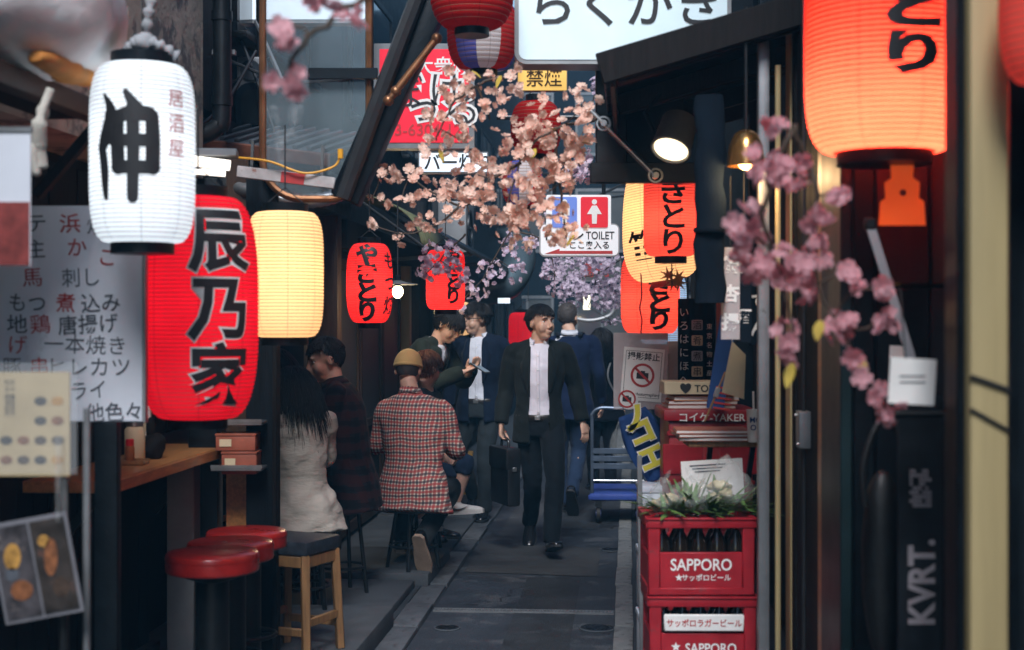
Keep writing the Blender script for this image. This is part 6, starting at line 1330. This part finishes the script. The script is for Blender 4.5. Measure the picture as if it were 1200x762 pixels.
# dark plaid man in profile
Y6=8.05
p = Person('short haired man in dark plaid shirt seated in profile at the counter', ((402-600)/F*Y6,Y6,.10), D2(-92), dict(
    pelvis=(0,.05,.58), chest=(0,0,.88), neck=(0,-.05,1.15), head=(0,-.10,1.29), shL=(.185,-.01,1.10), shR=(-.185,-.01,1.10), elL=(.24,-.1,.84), elR=(-.24,-.1,.84), wrL=(.14,-.33,.90), wrR=(-.14,-.33,.90), hipL=(.09,.03,.55), hipR=(-.09,.03,.55), knL=(.12,-.36,.56), knR=(-.12,-.36,.56), anL=(.12,-.28,.16), anR=(-.12,-.28,.16)), build=1.12, hp=D2(14), hy=D2(18), skin='skin_light')
p.trousers('coat_black', seed=6); p.shoes('shoe_black'); p.top('plaid_shirt','check_dark', f0=-.25, f1=.98, off=.018, seed=13, amp=.009); p.collar('check_dark'); p.hair('hair_black', 1800, .022, .0055, line=.058, side=.0, back=-.06, seed=9, fringe=.5, vol=1.4)
seat_stool(402,Y6,.58,.03,'dark stool under the man in plaid')
# women at the near end of the counter
Y7=7.35
p = Person('woman in cream blouse with long black hair seated with her back turned', ((354-600)/F*Y7,Y7,.02), D2(180+32), dict(
    pelvis=(0,0,.66), chest=(0,-.03,.93), neck=(0,-.07,1.12), head=(0,-.12,1.235), shL=(.15,-.03,1.07), shR=(-.15,-.03,1.07), elL=(.19,-.10,.86), elR=(-.18,-.12,.86), wrL=(.12,-.30,.96), wrR=(-.1,-.30,.96), hipL=(.09,0,.62), hipR=(-.09,0,.62), knL=(.11,-.36,.62), knR=(-.1,-.36,.62), anL=(.11,-.3,.24), anR=(-.1,-.3,.24)), female=True, k=.95, hp=D2(22), face=False, skin='skin_pale')
p.trousers('coat_black', seed=8, off=.016); p.shoes('shoe_black'); p.top('blouse','blouse', f0=-.36, f1=.98, off=.018, sleeve=.024, flare=.13, seed=15, amp=.02); p.hair('hair_black', 1800, .10, .0055, line=.05, side=-.06, back=-.08, seed=12, drop=.24, vol=.7)
seat_stool(358,Y7,.64,.03,'dark stool under the woman in the cream blouse')
Y8=7.75
p = Person('long haired woman in pale pink knit between the blouse and the plaid man', ((336-600)/F*Y8,Y8,.04), D2(-110), dict(
    pelvis=(0,0,.66), chest=(0,-.03,.95), neck=(0,-.05,1.17), head=(0,-.08,1.30), shL=(.15,-.03,1.12), shR=(-.15,-.03,1.12), elL=(.19,-.12,.9), elR=(-.19,-.12,.9), wrL=(.12,-.3,.98), wrR=(-.12,-.3,.98), hipL=(.09,0,.62), hipR=(-.09,0,.62), knL=(.11,-.36,.62), knR=(-.1,-.36,.62), anL=(.11,-.3,.24), anR=(-.1,-.3,.24)), female=True, k=.95, hp=D2(14), face=False, skin='skin_pale')
p.trousers('coat_black', seed=5, off=.016); p.shoes('shoe_black'); p.top('knit_top','knit_pink', f0=-.25, off=.018, sleeve=.024, seed=16, amp=.010); p.hair('hair_black', 1500, .10, .0055, line=.05, side=-.06, back=-.08, seed=14, drop=.22, vol=.7)
seat_stool(349,Y8,.64,.03,'dark stool under the woman in pink knit')
# walkers seen from behind
p = Person('balding man in navy suit with backpack strap walking away', (P(668,600,12.0).x,12.0,.0), D2(180-8), dict(
    pelvis=(0,0,.95), chest=(0,-.01,1.26), neck=(.0,.0,1.50), head=(.02,-.03,1.645), shL=(.195,0,1.43), shR=(-.195,0,1.43), elL=(.24,.05,1.16), elR=(-.25,.0,1.15), wrL=(.25,-.04,.92), wrR=(-.26,-.12,.92), hipL=(.09,0,.92), hipR=(-.09,0,.92), knL=(.09,-.06,.50), anL=(.07,-.05,.085), knR=(-.07,-.02,.50), anR=(-.05,.32,.22), pitR=.9), build=1.08, face=False, hy=D2(-14))
p.trousers('jeans', seed=14); p.shoes('shoe_black','rubber',1.08,.02); p.shirt('shirt_pale'); p.collar('shirt_pale'); p.top('jacket','suit_blue', f0=-.30, f1=.985, off=.014, seed=17); p.hair('hair_stubble', 900, .009, .004, line=.10, side=-.02, back=-.07, seed=4)
lat, fw = p.frame(.7); bb = B()
for i in range(2):
    x=.11*(1 if i else -1); bb.tube(crv([p.spine(.98)+lat*x*.8-fw*.09, p.spine(1.0)+lat*x+fw*.01+Vector((0,0,.01)), p.spine(.8)+lat*x+fw*.14]), .016, 8, True, .4, lat)
link('backpack_strap', bb, 'coat_black', p.t)
p = Person('long haired woman in dark coat walking away beyond the trolley', (P(705,575,13.5).x,13.5,.0), D2(180+5), dict(
    pelvis=(0,0,.86), chest=(0,0,1.10), neck=(0,.0,1.31), head=(0,-.02,1.43), shL=(.155,0,1.26), shR=(-.155,0,1.26), elL=(.20,.03,1.02), elR=(-.20,.03,1.02), wrL=(.20,-.06,.82), wrR=(-.22,-.04,.80), hipL=(.08,0,.82), hipR=(-.08,0,.82), knL=(.08,-.02,.45), knR=(-.08,.0,.45), anL=(.07,-.06,.08), anR=(-.08,.08,.09)), female=True, k=.93, face=False)
p.trousers('coat_black', seed=9, hem=.05); p.shoes('shoe_black'); p.top('coat','coat_black', f0=-.42, f1=.985, off=.03, sleeve=.03, flare=.08, seed=18); p.hair('hair_black', 700, .10, .012, line=.05, side=-.06, back=-.08, seed=17, drop=.22)
bb = B(); lat, fw = p.frame(.6); bb.tube(crv([p.spine(.95)-lat*.10-fw*.07, p.spine(.5)-lat*.04-fw*.135, p.spine(.0)-lat*-.0-fw*.14+lat*-.16]),.009,8,True,.4,lat); link('bag_strap', bb, 'pale_metal', p.t)
t = thing('carrier_bag', 'crumpled clear carrier bag in the long haired woman\'s hand', 'bag', P(728,508,13.3)); link('film', blob((0,0,-.08),(.11,.06,.13),.35,9,5,28,18).mesh('f',True), 'clear_bag', t); link('handle', B().tube(crv([(-.05,0,.03),(-.01,0,.12),(.04,0,.03)]),.007,6), 'clear_bag', t)
# ---------------------------------------------------------------- blossom branches
def petal_mat(name, col, col2):
    m = bpy.data.materials.new(name); m.use_nodes = True; nt = m.node_tree; L = nt.links.new
    for n in list(nt.nodes): nt.nodes.remove(n)
    out = nd(nt,'ShaderNodeOutputMaterial'); oi = nd(nt,'ShaderNodeObjectInfo'); tc = nd(nt,'ShaderNodeTexCoord'); nz = nd(nt,'ShaderNodeTexNoise'); nz.inputs['Scale'].default_value = 60; L(tc.outputs['Object'], nz.inputs['Vector'])
    ad = nd(nt,'ShaderNodeMath',operation='MULTIPLY_ADD'); ad.inputs[1].default_value = .7; L(oi.outputs['Random'], ad.inputs[0]); sc = nd(nt,'ShaderNodeMath',operation='MULTIPLY'); sc.inputs[1].default_value = .5; L(nz.outputs['Fac'], sc.inputs[0]); L(sc.outputs[0], ad.inputs[2])
    mx = nd(nt,'ShaderNodeMix',data_type='RGBA'); mx.inputs['A'].default_value=(*col,1); mx.inputs['B'].default_value=(*col2,1); L(ad.outputs[0], mx.inputs['Factor'])
    df = nd(nt,'ShaderNodeBsdfDiffuse'); tr = nd(nt,'ShaderNodeBsdfTranslucent'); L(mx.outputs['Result'],df.inputs[0]); L(mx.outputs['Result'],tr.inputs[0])
    ms = nd(nt,'ShaderNodeMixShader'); ms.inputs[0].default_value=.4; L(df.outputs[0],ms.inputs[1]); L(tr.outputs[0],ms.inputs[2]); L(ms.outputs[0],out.inputs[0]); MATS[name]=m
petal_mat('petal_peach',(.90,.55,.43),(.95,.75,.64)); petal_mat('petal_pink',(.66,.30,.34),(.78,.48,.52)); petal_mat('petal_mauve',(.62,.52,.66),(.80,.70,.80))
mat('twig',(.055,.035,.022),.7,var=.4,scale=30,bump=.3); mat('leaf_yellow',(.42,.30,.04),.6)
def flower_raw(r, seed, cup=.35):
    rnd = random.Random(seed); vs=[]; fs=[]
    for layer,(rr,zz,off) in enumerate(((1.0,0,0),(.68,.16,.35))):
        for i in range(5):
            a=2*PI*i/5+off+rnd.uniform(-.12,.12); d=Vector((math.cos(a),math.sin(a),0)); s=Vector((-math.sin(a),math.cos(a),0)); n0=len(vs); R=r*rr; c=cup*rnd.uniform(.5,1.5)+layer*.35
            pts=[(.06,0,0),(.45,.34,.10),(.85,.40,.45),(1.0,.16,.75),(.90,0,.55),(1.0,-.16,.75),(.85,-.40,.45),(.45,-.34,.10),(.5,0,.02)]
            for x,y,z in pts: vs.append(d*(x*R)+s*(y*R)+Vector((0,0,R*(z*c+zz))))
            for q in ((0,1,8),(1,2,8),(2,4,8),(2,3,4),(4,5,6),(4,6,8),(6,7,8),(7,0,8)): fs.append(tuple(j+n0 for j in q))
    return vs, fs
FL=[flower_raw(.023,s) for s in range(4)]
def flower_mesh(i,m):
    b=B(); b.add(*FL[i]); me=b.mesh('blossom',fix=False); me.materials.append(M(m)); return me
FM={m:[flower_mesh(i,m) for i in range(4)] for m in ('petal_peach','petal_pink','petal_mauve')}
def branch(label, twigs, clumps, m, scale=1.0, seed=0, single=True, depth=.12, group='artificial cherry blossom branches', leaves=0):
    """twigs: polylines of (px, py, Y); clumps: (px, py, rx, ry, n, Y) of flowers gathered round the twigs"""
    rnd=random.Random(seed); o=P(*twigs[0][0]); t=thing('blossom_branch',label,'blossom branch',o,0,group)
    tp=[]
    for tw in twigs:
        pts=crv([P(*q)-o for q in tw],5); pts=[q+Vector((rnd.uniform(-.006,.006),rnd.uniform(-.01,.01),rnd.uniform(-.006,.006))) for q in pts]; tp+=pts
        link('twig',B().tube(pts,[.007-.0045*i/len(pts) for i in range(len(pts))],6).mesh('t',True),'twig',t)
    jb=B(); ng=0
    for (cx,cy,rx,ry,n,Y) in clumps:
        c=P(cx,cy,Y)-o; near=min(tp,key=lambda q:(q-c).length)
        if (near-c).length>.03: link('twig',B().tube(crv([near,(near+c)/2+Vector((rnd.uniform(-.02,.02),0,rnd.uniform(-.02,.03))),c],4),[.003]*8+[.002],5).mesh('t',True),'twig',t)
        for _ in range(int(n*((1.15 if seed==33 else 1.6) if m=='petal_peach' else 1.4))):
            a=rnd.uniform(0,2*PI); q=math.sqrt(rnd.random()); p_=P(cx+rx*q*math.cos(a),cy+ry*q*math.sin(a),Y+rnd.gauss(0,depth*.5))-o
            d=Vector((rnd.gauss(0,.8),rnd.gauss(-.7,.7),rnd.gauss(.05,.7))).normalized(); R=d.to_track_quat('Z','Y').to_matrix() @ Matrix.Rotation(rnd.uniform(0,6.3),3,'Z'); s=scale*rnd.uniform(.65,1.2)
            if single:
                f=link('blossom',rnd.choice(FM[m]),None,t,p_,R.to_euler()); f.scale=(s,s,s)
            else:
                V,Fc=FL[rnd.randrange(4)]; jb.add([p_+R @ (v*s) for v in V],Fc)
        for _ in range(leaves):
            if rnd.random()<.3:
                b=B(); leafblade(b,c+Vector((rnd.uniform(-.05,.05),-.03,rnd.uniform(-.05,.05))),(rnd.uniform(-1,1),-.5,rnd.uniform(-1,.3)),.05,.012,.01); link('leaf',b.mesh('l',True),'leaf_yellow',t)
    if not single:
        f=link('blossom',jb.mesh('b',fix=False),m,t); f['kind']='stuff'
    return t
Y=5.4
branch('thick peach blossom spray filling the middle, tied to the chrome rod',[[(700,140,5.9),(650,150,Y),(610,190,Y),(590,250,Y)],[(650,150,Y),(655,215,Y),(665,280,Y)],[(610,190,Y),(570,215,Y),(545,235,Y)]],
  [(650,140,38,30,22,Y),(686,118,20,28,9,Y),(625,180,40,36,32,Y),(590,232,44,34,34,Y),(645,222,34,34,26,Y),(662,266,26,28,18,Y),(612,272,34,22,14,Y),(680,165,22,24,10,Y),(668,190,24,24,12,Y),(560,205,34,26,18,Y)],'petal_peach',1.0,31,leaves=2)
branch('peach blossom spray drooping over the red sign',[[(600,90,Y),(560,100,Y),(530,125,Y),(510,165,Y)],[(560,100,Y),(575,140,Y)]],
  [(548,98,32,26,14,Y),(520,132,30,28,16,Y),(575,130,32,28,12,Y),(600,96,26,20,8,Y),(505,168,22,18,8,Y),(540,165,26,20,12,Y)],'petal_peach',1.0,33,leaves=2)
Y=6.2
branch('low peach blossom spray reaching over the small red lantern',[[(580,225,Y),(540,240,Y),(490,215,Y),(440,200,Y)],[(540,240,Y),(510,265,Y),(470,275,Y)]],
  [(448,203,18,9,5,Y),(480,205,26,13,10,Y),(515,226,30,16,13,Y),(550,250,28,18,12,Y),(470,238,16,9,4,Y),(436,232,14,7,3,Y),(432,262,12,7,3,Y),(500,262,22,12,7,Y),(468,283,14,7,3,Y)],'petal_peach',1.0,35)
branch('mauve blossom tuft in front of the second small red lantern',[[(545,275,8.5),(520,300,8.5),(500,320,8.5)]],[(515,300,24,20,46,8.5),(500,320,12,10,14,8.5),(535,320,14,14,16,8.5)],'petal_mauve',.95,37)
branch('thin mauve blossom strands beside the toilet sign',[[(640,240,9.5),(600,270,9.5),(570,320,9.5),(545,350,9.5)],[(600,270,9.5),(640,285,9.5),(650,330,9.5)]],[(575,318,16,16,20,9.5),(560,340,14,14,16,9.5),(600,290,16,18,20,9.5),(625,285,16,10,14,9.5),(605,320,10,14,12,9.5),(645,320,12,10,12,9.5),(650,340,10,10,8,9.5),(640,260,14,12,14,9.5),(540,360,8,6,6,9.5)],'petal_mauve',.95,39)
branch('dense far mauve blossom mass under the toilet sign',[[(735,300,12.5),(700,320,12.5),(665,330,12.5)],[(700,320,12.5),(690,360,12.5)]],[(690,325,38,26,210,12.5),(670,345,18,16,60,12.5),(712,345,20,20,80,12.5),(690,305,42,10,60,12.5),(715,375,14,5,10,12.5),(650,315,14,14,30,12.5)],'petal_mauve',1.0,41,single=False,depth=.3)
branch('small mauve blossom sprig by the black bracket frame',[[(700,190,7.5),(685,200,7.5),(672,180,7.5)]],[(680,185,12,16,16,7.5),(690,205,10,10,10,7.5),(700,95,8,16,8,7.5),(672,205,10,8,8,7.5)],'petal_mauve',1.0,43)
Y=3.0
branch('blurred pink blossom garland in front of the metal column',[[(930,150,Y),(905,200,Y),(895,260,Y),(915,320,Y),(930,400,Y)],[(930,150,Y),(955,215,Y),(950,300,Y),(985,390,Y),(1040,480,Y)]],
  [(912,150,20,8,4,Y),(895,190,20,22,9,Y),(930,200,24,18,9,Y),(955,262,18,16,6,Y),(905,310,34,22,14,Y),(880,262,20,24,8,Y),(945,330,22,22,8,Y),(985,228,14,14,4,Y),(925,400,20,26,9,Y),(960,300,14,18,5,Y),(985,385,26,16,8,Y),(1008,432,18,18,6,Y),(1032,372,18,14,5,Y),(1028,338,10,14,3,Y),(1042,470,18,22,7,Y),(1000,330,12,16,4,Y),(868,290,14,20,5,Y)],'petal_pink',1.0,45,leaves=1)
Y=2.6
branch('blurred pink blossom sprig at the top before the acrylic panel',[[(440,-10,Y),(380,30,Y),(345,70,Y),(335,105,Y)]],
  [(345,55,16,20,4,Y),(345,80,10,8,2,Y),(318,98,10,6,2,Y),(352,103,14,8,3,Y),(378,2,16,10,3,Y),(425,22,16,10,3,Y),(400,12,12,10,2,Y),(335,30,8,8,1,Y)],'petal_pink',.95,47)
t=thing('maple_sprig','small orange maple leaf sprig below the cream lantern','leaf sprig',P(787,322,6.6))
for i in range(4):
    b=B(); c=Vector((random.uniform(-.05,.05),-.02*i,random.uniform(-.04,.04)))
    vs=[]
    for j in range(14):
        a=2*PI*j/14; r_=.045 if j%2==0 else .014; vs.append(c+Vector((r_*math.cos(a),.006*j%.01,r_*math.sin(a))))
    b.add(vs+[c],[(j,(j+1)%14,14) for j in range(14)]); link('leaf',b.mesh('l',True),mat('maple%d'%i,(.40,.16,.03),.6),t)
link('twig',B().tube([(0,0,.1),(0,-.02,-.05)],.003,5),'twig',t)
# ---------------------------------------------------------------- smoky air of the grills, tinted blue to lift the blacks
hz = bpy.data.materials.new('haze'); hz.use_nodes = True; nt = hz.node_tree
for n in list(nt.nodes): nt.nodes.remove(n)
out = nt.nodes.new('ShaderNodeOutputMaterial'); pv = nt.nodes.new('ShaderNodeVolumePrincipled')
pv.inputs['Color'].default_value = (.18,.55,.92,1); pv.inputs['Density'].default_value = .005; pv.inputs['Anisotropy'].default_value = .1
nt.links.new(pv.outputs[0], out.inputs['Volume'])
h = link('haze', B().box((0,12,3.8),(16,40,9.8)), hz); h['kind'] = 'stuff'; h['label'] = 'thin grill smoke hanging in the lane, blue tint added to lift the blacks'; h['category'] = 'haze'
